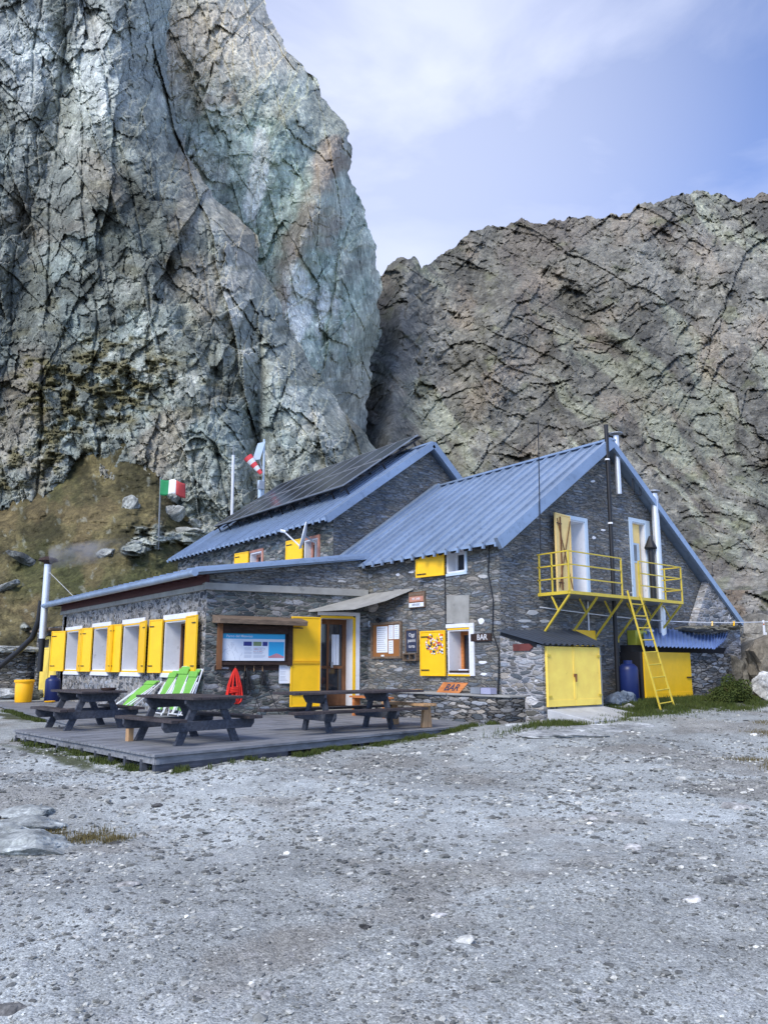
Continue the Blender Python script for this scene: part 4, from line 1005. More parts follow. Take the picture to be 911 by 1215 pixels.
for x in(BX0+.02,14.15,15.10,16.0,16.75,BX1-.05):
    m=MB();m.bar((x,BY+.02,BZ-.05),(x,YG-.02,BZ-.93),.04,.04);m.bar((x,BY+.5,BZ-.05),(x,BY+.33,BZ-.38),.03,.03);m.box(x-.06,x+.06,YG-.04,YG-.002,BZ-1.0,BZ-.86);m.build('bracket',M['yellow_rail'],bal)
# flues and pipes on the gable
m=MB();a=Py(718.5,504,10.62);b=Py(733,822,10.62);m.tube([(b.x,10.62,b.z),(a.x,10.62,a.z)],.05,10);xv=(a.x+b.x)/2;o=m.build('vent_pipe',M['black'],hut,smooth=True)
for z in(5.0,6.6):
    m=MB();m.lathe((xv,10.62,z),[(.06,0),(.062,0),(.062,.04),(.06,.04)],12);m.build('clamp',M['whitepaint'],o)
m=MB();xf=Py(732.5,560,10.75).x;m.tube([(xf,10.75,5.86),(xf,10.75,7.38)],.07,12);o=m.build('flue_pipe',M['steel'],hut,smooth=True)
m=MB();m.lathe((xf,10.75,7.43),[(.02,.06),(.17,.02),(.17,0),(.02,.0)],14);m.build('cowl',M['galv'],o)
m=MB();m.box(16.75,17.05,10.70,10.74,5.95,6.35);m.build('wire_bracket',M['black'],hut).modifiers.new('w','WIREFRAME').thickness=.02
m=MB();xg=Py(778.5,640,10.7).x;m.tube([(xg,10.7,2.3),(xg,10.7,6.08)],.085,14);o=m.build('flue_pipe',M['steel'],hut,smooth=True)
m=MB();m.lathe((xg,10.7,6.12),[(.03,.08),(.16,.03),(.16,0),(.03,.0)],14);m.build('cowl',M['galv'],o)
m=MB();m.tube([(xg+.17,10.74,2.4),(xg+.17,10.74,6.05)],.05,12);m.build('flue_pipe',M['steel'],hut,smooth=True)
m=MB();xh=Py(772,660,10.78).x;m.tube([(xh,10.78,3.2),(xh,10.78,4.65)],.07,12);o=m.build('vent_pipe',M['black'],hut,smooth=True)
m=MB();m.lathe((xh,10.78,4.6),[(.15,0),(.16,.03),(.07,.24),(.03,.34)],14);m.build('cowl',M['black'],o)
m=MB();a=Py(638,500,10.6);b=Py(641,657,10.6);m.tube([b,a],.012,6);m.build('antenna_rod',M['black'],hut)
m=MB();m.tube([(11.86,11.18,4.25),(11.86,11.25,3.6),(11.86,11.12,3.0),(11.86,11.16,2.3),(11.86,10.99,1.9),(11.86,11.02,1.3),(11.86,11.05,1.02)],.014,6);m.build('cable',M['black'],hut)
m=MB();m.tube([(11.875,12.63,3.66),(11.875,12.62,2.45)],.01,6);m.build('cable',M['black'],hut)
m=MB();m.tube([(14.9,10.93,1.0),(14.9,10.93,3.1)],.02,6);m.build('cable',M['whitepaint'],hut)
m=MB();m.tube([(11.86,15.3,4.13),(11.84,13.9,4.2)],.012,6);m.build('cable',M['whitepaint'],hut)
m=MB();FB.box(m,13.78,13.98,4.08,4.22,0,.08);m.build('lamp',M['cement'],hut,bevel=.02)
# yellow panel and meter box
m=MB();m.box(14.22,15.05,10.86,10.945,1.5,2.42);m.build('side_door',M['yellow'],hut,bevel=.005)
m=MB();m.box(16.45,16.95,10.70,10.945,2.0,2.47);m.build('meter_box',paint('olive yellow meter box',(.42,.42,.05),.5),hut,bevel=.01)
m=MB();m.lathe((17.2,10.8,2.45),[(.02,.1),(.12,.04),(.12,0),(.02,0)],14);m.build('wall_lamp',M['whitepaint'],hut)
m=MB();m.tube([(16.6,10.9,.9),(16.6,10.9,2.0)],.012,6);m.tube([(16.75,10.9,.9),(16.75,10.9,2.0)],.012,6);m.build('cable',M['galv'],hut)
# small annex with tall yellow doors at the far end of the low wing
wall('annex_wall',FL,28.0,31.2,.1,3.0,[(28.35,30.75,.45,2.72)],.4,M['dry'])
for (a,b) in((28.4,29.5),(29.62,30.7)):
    m=MB()
    for (p,q,r,s_) in((a,a+.1,.47,2.68),(b-.1,b,.47,2.68),(a+.1,b-.1,2.58,2.68),(a+.1,b-.1,.47,1.45),(a+.1,b-.1,2.05 if a<29 else 2.2,2.12 if a<29 else 2.27)):FL.box(m,p,q,r,s_,-.12,-.06)
    if a>29:FL.box(m,a+.1,b-.1,1.45,2.2,-.12,-.07)
    d_=m.build('door',M['yellow_pale'],hut)
    m=MB();FL.box(m,a+.1,b-.1,1.45,2.58,-.11,-.10);m.build('pane',M['glass'],d_)
m=MB();FL.box(m,28.2,30.9,2.85,2.92,0,.35);m.build('door_ledge',M['plank'],hut)
# tall flue with cowl at the far corner
fl_=thing('flue','tall polished steel flue with a flat cap at the far left corner of the hut','flue',(7.3,28.5,2.6))
m=MB();m.tube([(7.3,28.5,2.55),(7.3,28.5,5.2)],.12,14);m.build('pipe',M['steel'],fl_,smooth=True)
m=MB();m.tube([(7.3,28.5,1.4),(7.3,28.5,2.55)],.10,12);m.build('lower_pipe',M['black'],fl_,smooth=True)
m=MB();m.lathe((7.3,28.5,5.26),[(.10,-.1),(.16,0),(.34,.06),(.30,.14),(.1,.22)],14);m.build('cap',M['signdark'],fl_)
m=MB();m.tube([(7.35,28.4,4.9),(7.9,27.0,3.9)],.012,6);m.build('stay',M['galv'],fl_)
m=MB();m.tube([(6.0,30.3,1.2),(6.35,30.0,1.6),(6.78,29.55,2.1),(7.12,29.1,2.6),(7.22,28.85,3.2),(7.24,28.75,3.9)],.10,10);o=m.build('hose',M['black'],smooth=True);props(o,'thick black hose hanging beside the steel flue','hose')
# smoke
m=MB();m.lathe((0,0,0),[(.05,-.5),(.4,-.42),(.5,0),(.4,.42),(.05,.5)],12)
t=NT('flue smoke');t.n.remove(t.b)
pv=t.add('ShaderNodeVolumePrincipled');pv.inputs['Color'].default_value=(.75,.76,.8,1)
cc=t.co();gr=t.add('ShaderNodeTexNoise');gr.inputs['Scale'].default_value=1.1;gr.inputs['Detail'].default_value=4;t.link(cc,gr.inputs['Vector'])
sx=t.add('ShaderNodeSeparateXYZ');t.link(cc,sx.inputs[0])
r1=t.math('ADD',t.math('MULTIPLY',sx.outputs[1],sx.outputs[1]),t.math('MULTIPLY',sx.outputs[2],sx.outputs[2]))
f1=t.math('SUBTRACT',1.,t.math('MULTIPLY',r1,4.5));f1=t.math('MAXIMUM',f1,0)
f2=t.math('MAXIMUM',t.math('SUBTRACT',1.,t.math('MULTIPLY',sx.outputs[0],.36)),0)
f3=t.ramp(gr.outputs['Fac'],[(.42,(0,0,0)),(.65,(1,1,1))])
t.link(t.math('MULTIPLY',t.math('MULTIPLY',t.math('MULTIPLY',f1,f2),f3),3.2),pv.inputs['Density']);t.link(pv.outputs[0],t.o.inputs['Volume'])
m=MB();m.box(0,2.8,-.5,.5,-.5,.5)
o=m.build('smoke',t.m);o.location=(7.35,28.4,5.45);o.rotation_euler=(0,rad(-9),rad(-28));o.scale=(1,1,1);props(o,'thin grey smoke drifting right from the steel flue','smoke',kind='stuff')
# antenna dish
ds=thing('satellite_dish','white satellite dish on an arm at the rear upper wall','satellite dish',(11.7,19.2,4.6))
m=MB();c=Px(362,636,11.45);nn=Vector((-.80,.50,.22)).normalized();a_=nn.cross(Vector((0,0,1))).normalized();b_=a_.cross(nn)
rings=[]
for r,dp in((.04,.0),(.16,.012),(.28,.04),(.38,.08)):rings.append([c+nn*dp+(a_*math.cos(k*pi/10)+b_*math.sin(k*pi/10)*1.08)*r for k in range(20)])
vs2=[v for g_ in rings for v in g_];vs2+=[v-nn*.025 for v in vs2]
fs=[]
for L_ in(0,80):
    for i in range(3):
        for k in range(20):
            k2=(k+1)%20;fs.append((L_+i*20+k,L_+i*20+k2,L_+(i+1)*20+k2,L_+(i+1)*20+k))
for k in range(20):
    k2=(k+1)%20;fs.append((60+k,60+k2,140+k2,140+k))
fs+=[tuple(range(20)),tuple(range(99,79,-1))]
m.add(vs2,fs);m.build('dish',M['whitepaint'],ds,smooth=True)
m=MB();q_=Vector((11.72,c.y-.15,4.35));m.tube([c-nn*.02,c-nn*.14+Vector((0,0,-.05)),q_+Vector((0,0,.72))],.03,8);m.tube([q_,q_+Vector((0,0,.75))],.03,8);m.build('mount',M['galv'],ds)
m=MB();f_=c+nn*.62+Vector((0,0,-.02));m.tube([c+b_*-.36,f_],.022,6);m.tube([f_-nn*.05,f_+nn*.1],.045,8);m.build('feed_arm',M['whitepaint'],ds)
# solar array
sa=thing('solar_array','long dark solar array on raised rails over the rear roof','solar panels',(12.6,17.8,6.9))
off=.42
sxv=Vector((1,0,.72)).normalized();nv=Vector((-.72,0,1)).normalized()
def sp_(x,y,d=0):return Vector((x,y,5.92+off+.72*(x-XB)))+nv*d
X0_,X1_=12.62,15.62;Y0_,Y1_=17.75,26.3
nr,ncol=2,8
for i in range(nr):
    for j in range(ncol):
        xa=X0_+(X1_-X0_)*i/nr+.012;xb=X0_+(X1_-X0_)*(i+1)/nr-.012;ya=Y0_+(Y1_-Y0_)*j/ncol+.012;yb=Y0_+(Y1_-Y0_)*(j+1)/ncol-.012
        m=MB();e=.03
        def qd(a,b,c_,d_,z0,z1):m.hexa([sp_(a,c_,z0),sp_(b,c_,z0),sp_(b,d_,z0),sp_(a,d_,z0),sp_(a,c_,z1),sp_(b,c_,z1),sp_(b,d_,z1),sp_(a,d_,z1)])
        qd(xa,xa+e,ya,yb,0,.04);qd(xb-e,xb,ya,yb,0,.04);qd(xa+e,xb-e,ya,ya+e,0,.04);qd(xa+e,xb-e,yb-e,yb,0,.04)
        p_=m.build('panel_frame',M['galv'],sa)
        m=MB();qd(xa+e,xb-e,ya+e,yb-e,.005,.032);m.build('solar_cells',M['solar'],p_)
m=MB()
for k in range(6):
    x=X0_+.1+(X1_-X0_-.2)*k/5;m.bar(sp_(x,Y0_-.15,-.04),sp_(x,Y1_+.1,-.04),.04,.05,nv)
for k in range(12):
    y=Y0_+.1+(Y1_-Y0_-.2)*k/11
    m.bar(sp_(X0_-.08,y,-.10),sp_(X1_+.1,y,-.10),.05,.05,nv)
    for x in(X0_+.1,(X0_+X1_)/2,X1_-.2):m.bar(sp_(x,y,-.12),sp_(x,y,-.36),.04,.04,(0,1,0))
m.build('mounting_rail',M['black'],sa)
# ------------------------------------------------------------------ sheds, ledge, deck
def corr(m,A,B,C_,D_,n,amp,th=.012):
    """corrugated sheet, A-B along the eave, D-C along the top; waves cross A-B"""
    A,B,C_,D_=map(Vector,(A,B,C_,D_));N=n*6;top=[];bot=[]
    nm=(B-A).cross(D_-A).normalized()
    if nm.z<0:nm=-nm
    for i in range(N+1):
        t=i/N;w_=nm*(amp*math.sin(t*n*2*pi))
        top.append(A.lerp(B,t)+w_);bot.append(D_.lerp(C_,t)+w_)
    vs=top+bot;k=len(vs);vs=vs+[v-nm*th for v in vs];fs=[]
    for i in range(N):
        fs.append((i,i+1,N+1+i+1,N+1+i));fs.append((k+i,k+N+1+i,k+N+1+i+1,k+i+1))
        fs.append((i,k+i,k+i+1,i+1));fs.append((N+1+i,N+1+i+1,k+N+1+i+1,k+N+1+i))
    fs.append((0,N+1,k+N+1,k));fs.append((N,k+N,k+N+N+1,N+N+1))
    m.add(vs,fs)
s1=thing('storage_shed','small stone shed with a dark corrugated roof and pale yellow double doors','shed',(12.8,10.2,.6))
FS=Fr((11.84,0),(0,1),(-1,0));yS=9.83
m=MB();m.prism([(11.84,yS,.2),(11.84,10.93,.2),(11.84,10.93,2.30),(11.84,yS,2.0)],(.42,0,0));m.build('side_wall',M['pale'],s1)
m=MB();m.box(12.262,12.33,yS+.0,yS+.3,.2,1.98);m.box(13.60,13.78,yS,10.93,.2,2.02);m.build('door_jamb',M['cement'],s1)
m=MB();m.box(12.30,13.62,yS-.02,yS+.35,.3,.785);m.build('threshold',M['cement'],s1)
m=MB();m.box(12.33,13.62,yS+.1,10.93,.76,2.0);m.build('dark_interior',M['dark'],s1)
FD=Fr((0,yS),(1,0),(0,-1))
# doors fill the front from the stone corner to the right jamb
for a,b in((11.93,12.785),(12.795,13.66)):
    m=MB();FD.box(m,a,b,.80,1.985,.0,.045);FD.box(m,a,b,.80,.93,.046,.052);FD.box(m,a,a+.03,.93,1.985,.046,.055);FD.box(m,b-.03,b,.93,1.985,.046,.055)
    d_=m.build('door',M['yellow_pale'],s1,bevel=.003)
    if a<12:
        m=MB();FD.box(m,12.75,12.84,1.38,1.44,.056,.075);FD.box(m,12.775,12.805,1.28,1.42,.076,.095);m.build('padlock',M['brownframe'],d_)
    m=MB()
    for z in(1.0,1.8):FD.box(m,(a if a<12 else b-.1),(a+.1 if a<12 else b),z-.02,z+.02,.056,.07)
    m.build('hinge',M['yellow_rail'],d_)
m=MB();corr(m,(11.74,9.70,2.03),(13.86,9.72,2.03),(14.35,10.94,2.42),(11.74,10.94,2.34),12,.022);m.build('corrugated_roof',M['roofdark'],s1)
m=MB();m.bar((11.86,9.95,2.0),(11.86,10.9,2.27),.05,.09);m.build('edge_board',M['dark'],s1)
m=MB();m.prism([(11.9,yS-.03,.76),(13.75,yS-.03,.76),(14.3,9.05,.58),(12.25,8.95,.56)],(0,0,-.35))
o=m.build('ramp',M['cementpale'],bevel=.01);props(o,'sloping pale concrete ramp before the pale yellow double doors','ramp')
s2=thing('storage_shed','stone shed with a bright blue corrugated roof and one wide yellow door','shed',(17,10.3,.8))
yf=10.38
dl=Py(763,800,yf).x;drr=Py(819,800,yf).x;er=Py(868,800,yf).x
m=MB();m.box(drr+.03,er,yf,10.94,.4,1.93);m.build('stone_wall',M['dry'],s2)
m=MB();m.box(dl-.10,dl+.02,yf+.01,10.94,.4,1.93);m.build('door_jamb',M['dark'],s2)  # near-black colour paints in the dark void left of the door
m=MB();m.box(dl+.03,drr+.02,yf+.2,10.93,.5,1.92);m.build('dark_interior',M['dark'],s2)
m=MB();m.box(dl+.02,drr,yf-.02,yf+.03,.84,1.93);m.box(dl+.02,drr,yf-.028,yf-.021,.84,.96);d_=m.build('door',M['yellow'],s2,bevel=.004)
m=MB();m.box(drr-.25,drr+.06,yf-.055,yf-.03,1.30,1.33);m.build('bolt',M['black'],d_)
m=MB();corr(m,(dl-.2,yf-.22,2.06),(Py(846,768,yf-.22).x,yf-.22,2.05),(20.6,10.90,2.60),(dl+.9,10.92,2.54),18,.022);m.build('corrugated_roof',M['roofblue'],s2)
q_=Py(846,768,yf-.22).x
m=MB();corr(m,(q_-.02,yf-.22,2.01),(q_+.9,yf-.05,2.25),(21.6,10.90,2.70),(20.55,10.9,2.61),5,.022);m.build('corrugated_roof',M['roofblue'],s2)
m=MB();m.prism([(dl-.05,yf+.25,1.93),(er+.1,yf+.25,1.93),(er+.3,yf+.25,2.1),(dl-.05,yf+.25,2.1)],(0,.4,0));m.build('wall_plate',M['dark'],s2)
for i,(x,y,z,sz,lb) in enumerate([(19.2,10.72,2.56,.42,'flat slab weighing down the left end of the blue shed roof'),(20.1,10.72,2.62,.40,'mossy flat slab in the middle of the blue shed roof edge'),(21.1,10.72,2.68,.42,'long flat slab at the right end of the blue shed roof')]):
    rockobj('roof_slab',(x,y,z),sz,130+i,(.17,.165,.14),lb,'slabs weighing down the blue shed roof',flat=.2,elong=1.6,cat='stone slab')
# stone ledge
m=MB();m.box(11.42,11.895,10.30,14.9,.2,.97);lg=m.build('stone_ledge',M['dry']);props(lg,'low dry stone ledge running along the foot of the bar wall','stone ledge')
m=MB()
r_=random.Random(3);y=10.27
while y<14.9:
    L_=r_.uniform(.35,.75);m.box(11.36+r_.uniform(-.02,.03),11.894,y+.01,min(y+L_,14.92),.972,1.01+r_.uniform(0,.02));y+=L_
m.build('coping_slabs',M['cement'],lg,bevel=.012)
# deck
dk=thing('wooden_deck','weathered grey wooden terrace deck in front of the hut','deck',(8,13,.2))
poly=[(4.04,9.90),(12.0,11.04),(11.42,11.2),(11.42,14.9),(11.9,15.5),(7.8,16.46),(7.8,27.6),(5.6,27.2),(5.17,23.3),(4.93,18.5),(4.8,15.62),(3.55,15.35)]
e_=Vector((.9899,.1418));nn_=Vector((-.1418,.9899));o_=Vector(poly[0])
def clip(pl,n,d,keep):
    out=[]
    for i in range(len(pl)):
        a=pl[i];b=pl[(i+1)%len(pl)];da=(a.dot(n)-d)*keep;db=(b.dot(n)-d)*keep
        if da>=0:out.append(a)
        if (da>=0)!=(db>=0):out.append(a.lerp(b,da/(da-db)))
    return out
PL=[Vector(p) for p in poly];m=MB();t0=o_.dot(nn_)+.0;k=0;w_=.145
while k*w_<19:
    lo=t0+k*w_+.004-.6;hi=lo+w_-.008
    c_=clip(clip(PL,nn_,lo,1),nn_,hi,-1)
    if len(c_)>2:
        z=DK-.001*(k%3)
        xs=[v.dot(e_) for v in c_]
        if max(xs)-min(xs)>.05:m.prism([(v.x,v.y,z-.035) for v in c_],(0,0,.035))
    k+=1
m.build('decking',M['deck'],dk)
for (a,b) in((poly[0],poly[1]),(poly[11],poly[0]),(poly[9],poly[10]),(poly[8],poly[9])):
    m=MB();A=Vector((*a,DK-.09));B=Vector((*b,DK-.09));d=(B-A).normalized();s_=Vector((d.y,-d.x,0))*.03
    m.bar(A-s_*2+d*.02,B-s_*2-d*.02,.05,.09);m.build('edge_beam',M['deck'],dk)
for (a,b,n) in((poly[0],poly[1],9),(poly[11],poly[0],11),(poly[9],poly[10],5)):
    for i in range(n):
        p=Vector(a).lerp(Vector(b),(i+.3)/n);q_=p+Vector((.06,.1))
        g0=gzf(q_.x,q_.y)
        m=MB();m.box(q_.x-.04,q_.x+.04,q_.y-.04,q_.y+.04,g0-.1,DK-.10);m.build('post',M['beamwood'],dk)
m=MB();m.prism([(p[0]+.0,p[1],DK-.45) for p in [(4.35,10.2),(11.3,11.3),(11.3,15),(7.9,16.0),(7.9,27),(5.6,27),(5.1,18.6),(4.9,15.7),(3.9,15.2)]],(0,0,.30));m.build('under_deck_fill',M['dark'],dk)  # near-black block filling the space under the boards
# lower plank sill at the front corner
m=MB();a=Vector((4.06,9.97));b=Vector((6.3,10.29));m.bar((a.x,a.y,.27),(b.x,b.y,.27),.06,.10);m.build('corner_sill',M['beamwood'],dk)
# ------------------------------------------------------------------ picnic tables
def picnic(name,label,loc,rz,L,frames,W=.86,H_=.70,S=.39,spread=1.02,beam=1.56,wood_=M['tablewood'],nat=False,sx0=0):
    t=thing(name,label,'picnic table',loc,rz,'dark stained picnic tables on the deck')
    m=MB();n=6;w=W/n
    for i in range(n):m.box(-L/2+.0*i,L/2,-W/2+i*w+.004,-W/2+(i+1)*w-.004,H_-.04,H_)
    m.build('tabletop',wood_,t,world=False,bevel=.004)
    for s_ in(-1,1):
        m=MB();c=s_*(beam/2-.13)
        for k in(-1,1):m.box(-L/2+sx0,L/2+sx0,c+k*.068-.062,c+k*.068+.062,S-.045,S)
        m.build('seat',wood_,t,world=False,bevel=.004)
    for x in frames:
        m=MB();b2=beam/2
        m.prism([(x-.04,-b2+.06,S-.19),(x-.04,b2-.06,S-.19),(x-.04,b2,S-.12),(x-.04,b2,S-.047),(x-.04,-b2,S-.047),(x-.04,-b2,S-.12)],(.05,0,0))
        m.build('seat_beam',M['beamwood'],t,world=False,bevel=.003)
        m=MB();w2=W/2
        m.prism([(x-.04,-w2+.14,H_-.20),(x-.04,w2-.14,H_-.20),(x-.04,w2-.03,H_-.10),(x-.04,w2-.03,H_-.042),(x-.04,-w2+.03,H_-.042),(x-.04,-w2+.03,H_-.10)],(.05,0,0))
        m.build('top_beam',M['beamwood'],t,world=False,bevel=.003)
        for s_ in(-1,1):
            m=MB();f0=s_*spread/2;f1=s_*.20
            m.prism([(x+.012,f0-.065,0),(x+.012,f0+.065,0),(x+.012,f1+.06,H_-.05),(x+.012,f1-.06,H_-.05)],(.055,0,0))
            m.build('leg',M['beamwood'],t,world=False,bevel=.003)
    return t
t2=picnic('picnic_table','nearest picnic table at the front corner of the deck, before the green deck chairs',(5.17,11.38,DK),rad(98),1.65,(-.57,.57),W=.95,beam=1.62)
m=MB();m.box(.60,.70,.60,.68,0,.345);m.build('prop_post',M['natural'],t2,world=False)
picnic('picnic_table','left picnic table with an ashtray on top, nearest the yellow bucket',(4.74,15.0,DK),rad(93),1.65,(-.5,.5))
picnic('picnic_table','long picnic table before the entrance, right of the red rope',(8.42,11.52,DK),rad(-2),2.85,(-.78,.58),W=.80,spread=.84,beam=1.4,sx0=-.15)
m=MB();m.lathe((4.95,14.5,DK+.702),[(.10,0),(.13,.01),(.14,.045),(.12,.05),(.11,.015),(.02,.012)],18);o=m.build('ashtray',M['signdark'],smooth=True);props(o,'small dark round ashtray on the left picnic table','ashtray')
bn=thing('bench','short bench of natural pine standing at the right end of the long table','bench',(9.8,11.5,DK))
m=MB();m.box(9.62,9.96,10.86,12.15,DK+.40,DK+.445);m.build('seat',M['natural'],bn,bevel=.006)
for y in(11.0,11.98):
    m=MB();m.hexa([(9.69,y-.04,DK),(9.93,y-.04,DK),(9.93,y+.04,DK),(9.69,y+.04,DK),(9.73,y-.04,DK+.4),(9.89,y-.04,DK+.4),(9.89,y+.04,DK+.4),(9.73,y+.04,DK+.4)]);m.build('leg',M['natural'],bn,bevel=.006)
bb_=thing('bench','orange wooden bench behind the long table, against the stone ledge','bench',(10.9,14.2,DK))
m=MB();m.box(10.72,10.98,13.4,14.75,DK+.42,DK+.46);m.build('seat',M['orangewood'],bb_)
for y in(13.5,14.65):
    m=MB();m.box(10.76,10.94,y-.035,y+.035,DK,DK+.42);m.build('leg',M['orangewood'],bb_)
m=MB();m.bar((11.6,13.2,1.06),(11.55,14.2,1.03),.16,.03);o=m.build('plank',M['natural'],bevel=.004);props(o,'pale loose plank lying on the stone ledge','plank')
# ------------------------------------------------------------------ things on the walls
ib=thing('information_board','framed park information board under a wooden rain board','information board',(8.1,16.3,DK+1))
m=MB();FI.box(m,.27,.37,1.52,2.62,.002,.16);m.build('post',M['brownframe'],ib)
m=MB();FI.box(m,2.00,2.10,1.60,2.60,.002,.16);m.build('post',M['signdark'],ib)
m=MB();FI.box(m,.37,2.0,2.36,2.56,.002,.14);FI.box(m,.37,2.0,1.62,1.69,.002,.13);FI.box(m,.37,2.0,1.69,2.36,.002,.03);m.build('frame',M['signdark'],ib)
m=MB();p=FI.p;m.hexa([p(.14,2.60,.02),p(2.34,2.58,.02),p(2.34,2.55,.52),p(.20,2.57,.52),p(.14,2.79,.02),p(2.34,2.77,.02),p(2.34,2.66,.54),p(.20,2.68,.54)]);m.build('rain_board',M['plank'],ib,bevel=.006)
m=MB();FI.box(m,.40,1.93,1.72,2.36,.031,.06);pn=m.build('panel',M['paper'],ib)
m=MB();FI.box(m,.40,1.93,2.235,2.36,.061,.064);FI.box(m,1.52,1.91,1.80,2.17,.061,.064);m.build('blue_print',M['cyan'],pn)
textmesh('lettering','Parco del Monviso',M['paper'],pn,FI.p(.80,2.295,.066),FI.u,.085,.001)
m=MB();FI.box(m,1.52,1.91,1.79,1.83,.0641,.0655);m.prism([p(1.56,1.83,.0642),p(1.88,1.83,.0642),p(1.80,1.87,.0642),p(1.72,1.90,.0642),p(1.64,1.865,.0642)],FI.n*.0015);m.build('printed_mountain',M['pinkink'],pn)
m=MB();FI.box(m,.90,1.10,2.07,2.17,.061,.064);FI.box(m,1.37,1.49,2.07,2.17,.061,.064);m.build('printed_photo',M['deepblue'],pn)
m=MB();FI.box(m,1.14,1.34,2.07,2.17,.061,.064);m.build('printed_photo',M['olive'],pn)
m=MB()
r_=random.Random(9)
for k in range(26):
    z=2.02-k*.0095*1.0
for row in range(15):
    z=2.03-row*.017
    if row in(5,10):continue
    FI.box(m,.92,.92+.2*r_.uniform(.8,1),z,z+.004,.061,.0625);FI.box(m,1.15,1.15+.3*r_.uniform(.7,1),z,z+.004,.061,.0625)
for k in range(16):
    a=r_.uniform(.44,.84);b=r_.uniform(1.78,2.15);m.bar(p(a,b,.0615),p(a+r_.uniform(-.1,.1),b+r_.uniform(-.12,.1),.0615),.004,.002,FI.n)
m.build('printed_text',paint('grey print',(.28,.32,.42),.6),pn)
m=MB()
for k in range(14):
    a=r_.uniform(1.15,1.48);b=r_.choice((1.93,1.99));FI.box(m,a,a+.014,b,b+.016,.0626,.064)
m.build('printed_symbol',M['pinkink'],pn)
m=MB();FI.box(m,.24,1.95,1.50,1.615,.002,.05);hk=m.build('hook_rail',M['signdark'],ib)
textmesh('lettering','Toilette',M['chalk'],hk,FI.p(.42,1.555,.052),FI.u,.09,.002)
m=MB()
for u in(.72,.95,1.17,1.38):m.bar(p(u,1.60,.055),p(u,1.47,.075),.012,.012)
m.build('hook',M['natural'],hk)
m=MB();FI.box(m,1.80,2.08,1.18,1.63,.052,.058);o=m.build('paper_notice',M['paper']);props(o,'white paper notice pinned below the right corner of the information board','paper notice')
m=MB()
for row in range(12):
    if row in(3,7):continue
    FI.box(m,1.83,1.83+.2*r_.uniform(.6,1),1.58-row*.03,1.584-row*.03,.0585,.0595)
m.build('printed_text',M['ink'],o)
def coil(name,mat,u,zt,zb,w,n,label,cat,r=.012,d0=.07,seed=1):
    q=random.Random(seed);m=MB()
    for i in range(n):
        a=q.uniform(-1,1);b=q.uniform(-1,1);pts=[]
        for k in range(13):
            t=k/12*2*pi;z=(zt+zb)/2+(zt-zb)/2*math.cos(t)*q.uniform(.97,1.0);fr=(1-math.cos(t))/2
            wd=w*(.25+.75*fr**.7);x=u+wd*.5*math.sin(t)*(.4+.6*abs(a))+a*w*.35*fr+.012*q.uniform(-1,1)
            pts.append(FI.p(x,z,d0+.03*b+.02*math.sin(t)))
        m.tube(pts,r,6)
    o=m.build(name,mat,smooth=True);props(o,label,cat);return o
rp_=coil('rope',M['red'],.72,1.55,.72,.30,16,'red climbing rope hanging in a coil below the information board','rope',.014)
m=MB()
for k in range(4):m.tube([FI.p(.72+.11*math.cos(t_),.98+.035*k+.02*math.sin(t_),.08+.045*math.sin(t_)) for t_ in [j*2*pi/14 for j in range(15)]],.014,6,cap=False)
m.build('binding_turns',M['red'],rp_,smooth=True)
coil('rope',M['black'],.98,1.55,.92,.20,9,'black rope coil hanging right of the red rope','rope',.010,seed=4)
coil('rope',M['black'],1.40,1.50,1.15,.12,6,'short black sling hanging from the rightmost hook','rope',.010,seed=6)
for i,(u0_,u1_,lb) in enumerate([(1.02,1.32,'dark trekking pole leaning left below the board'),(1.44,1.10,'dark trekking pole leaning right below the board'),(1.36,1.75,'dark trekking pole farthest right below the board')]):
    m=MB();m.tube([FI.p(u0_,1.45,.09),FI.p(u1_,DK+.02,.30)],.010,6);m.tube([FI.p(u0_,1.46,.088),FI.p(u0_+(u1_-u0_)*.12,1.33,.11)],.018,8);o=m.build('trekking_pole',M['black']);props(o,lb,'trekking pole','trekking poles below the information board')
# notice board
nb_=thing('notice_board','cork notice board in a wooden frame with four white sheets','notice board',(XB,14.8,2.2))
m=MB();FB.box(m,14.22,15.34,1.80,2.64,.002,.03);bk_=m.build('cork_panel',M['cork'],nb_)
m=MB();FB.box(m,14.18,14.24,1.78,2.68,.002,.06);FB.box(m,15.32,15.38,1.78,2.68,.002,.06);FB.box(m,14.24,15.32,2.62,2.68,.002,.06);FB.box(m,14.24,15.32,1.78,1.83,.002,.06);m.build('frame',M['plank'],nb_)
for (a,b,c,d) in((14.72,15.16,1.93,2.58),(14.50,14.68,2.25,2.60),(14.27,14.47,2.25,2.60),(14.50,14.68,1.90,2.22),(14.86,14.98,1.80,1.87)):
    m=MB();FB.box(m,a,b,c,d,.031,.035);pp_=m.build('paper_sheet',M['paper'],nb_)
    m=MB();z=d-.05
    while z>c+.04 and b-a>.15:
        FB.box(m,a+(b-a)*r_.uniform(.1,.35),b-.03,z,z+.006,.0352,.0365);z-=.05
    if m.v:m.build('printed_text',M['ink'],pp_)
m=MB();m.tube([(11.78,15.05,2.76),(11.86,15.05,2.70)],.05,10);m.build('lamp',M['black'],nb_)
cb=thing('chalkboard','small chalkboard with white handwriting and a wooden shelf','chalkboard',(XB,13.8,2.0))
m=MB();FB.box(m,13.60,14.0,1.94,2.44,.002,.035);b_=m.build('slate',M['ink'],cb)
m=MB();FB.box(m,13.57,13.60,1.90,2.46,.002,.05);FB.box(m,14.0,14.03,1.90,2.46,.002,.05);FB.box(m,13.60,14.0,2.44,2.47,.002,.05);m.build('frame',M['plank'],cb)

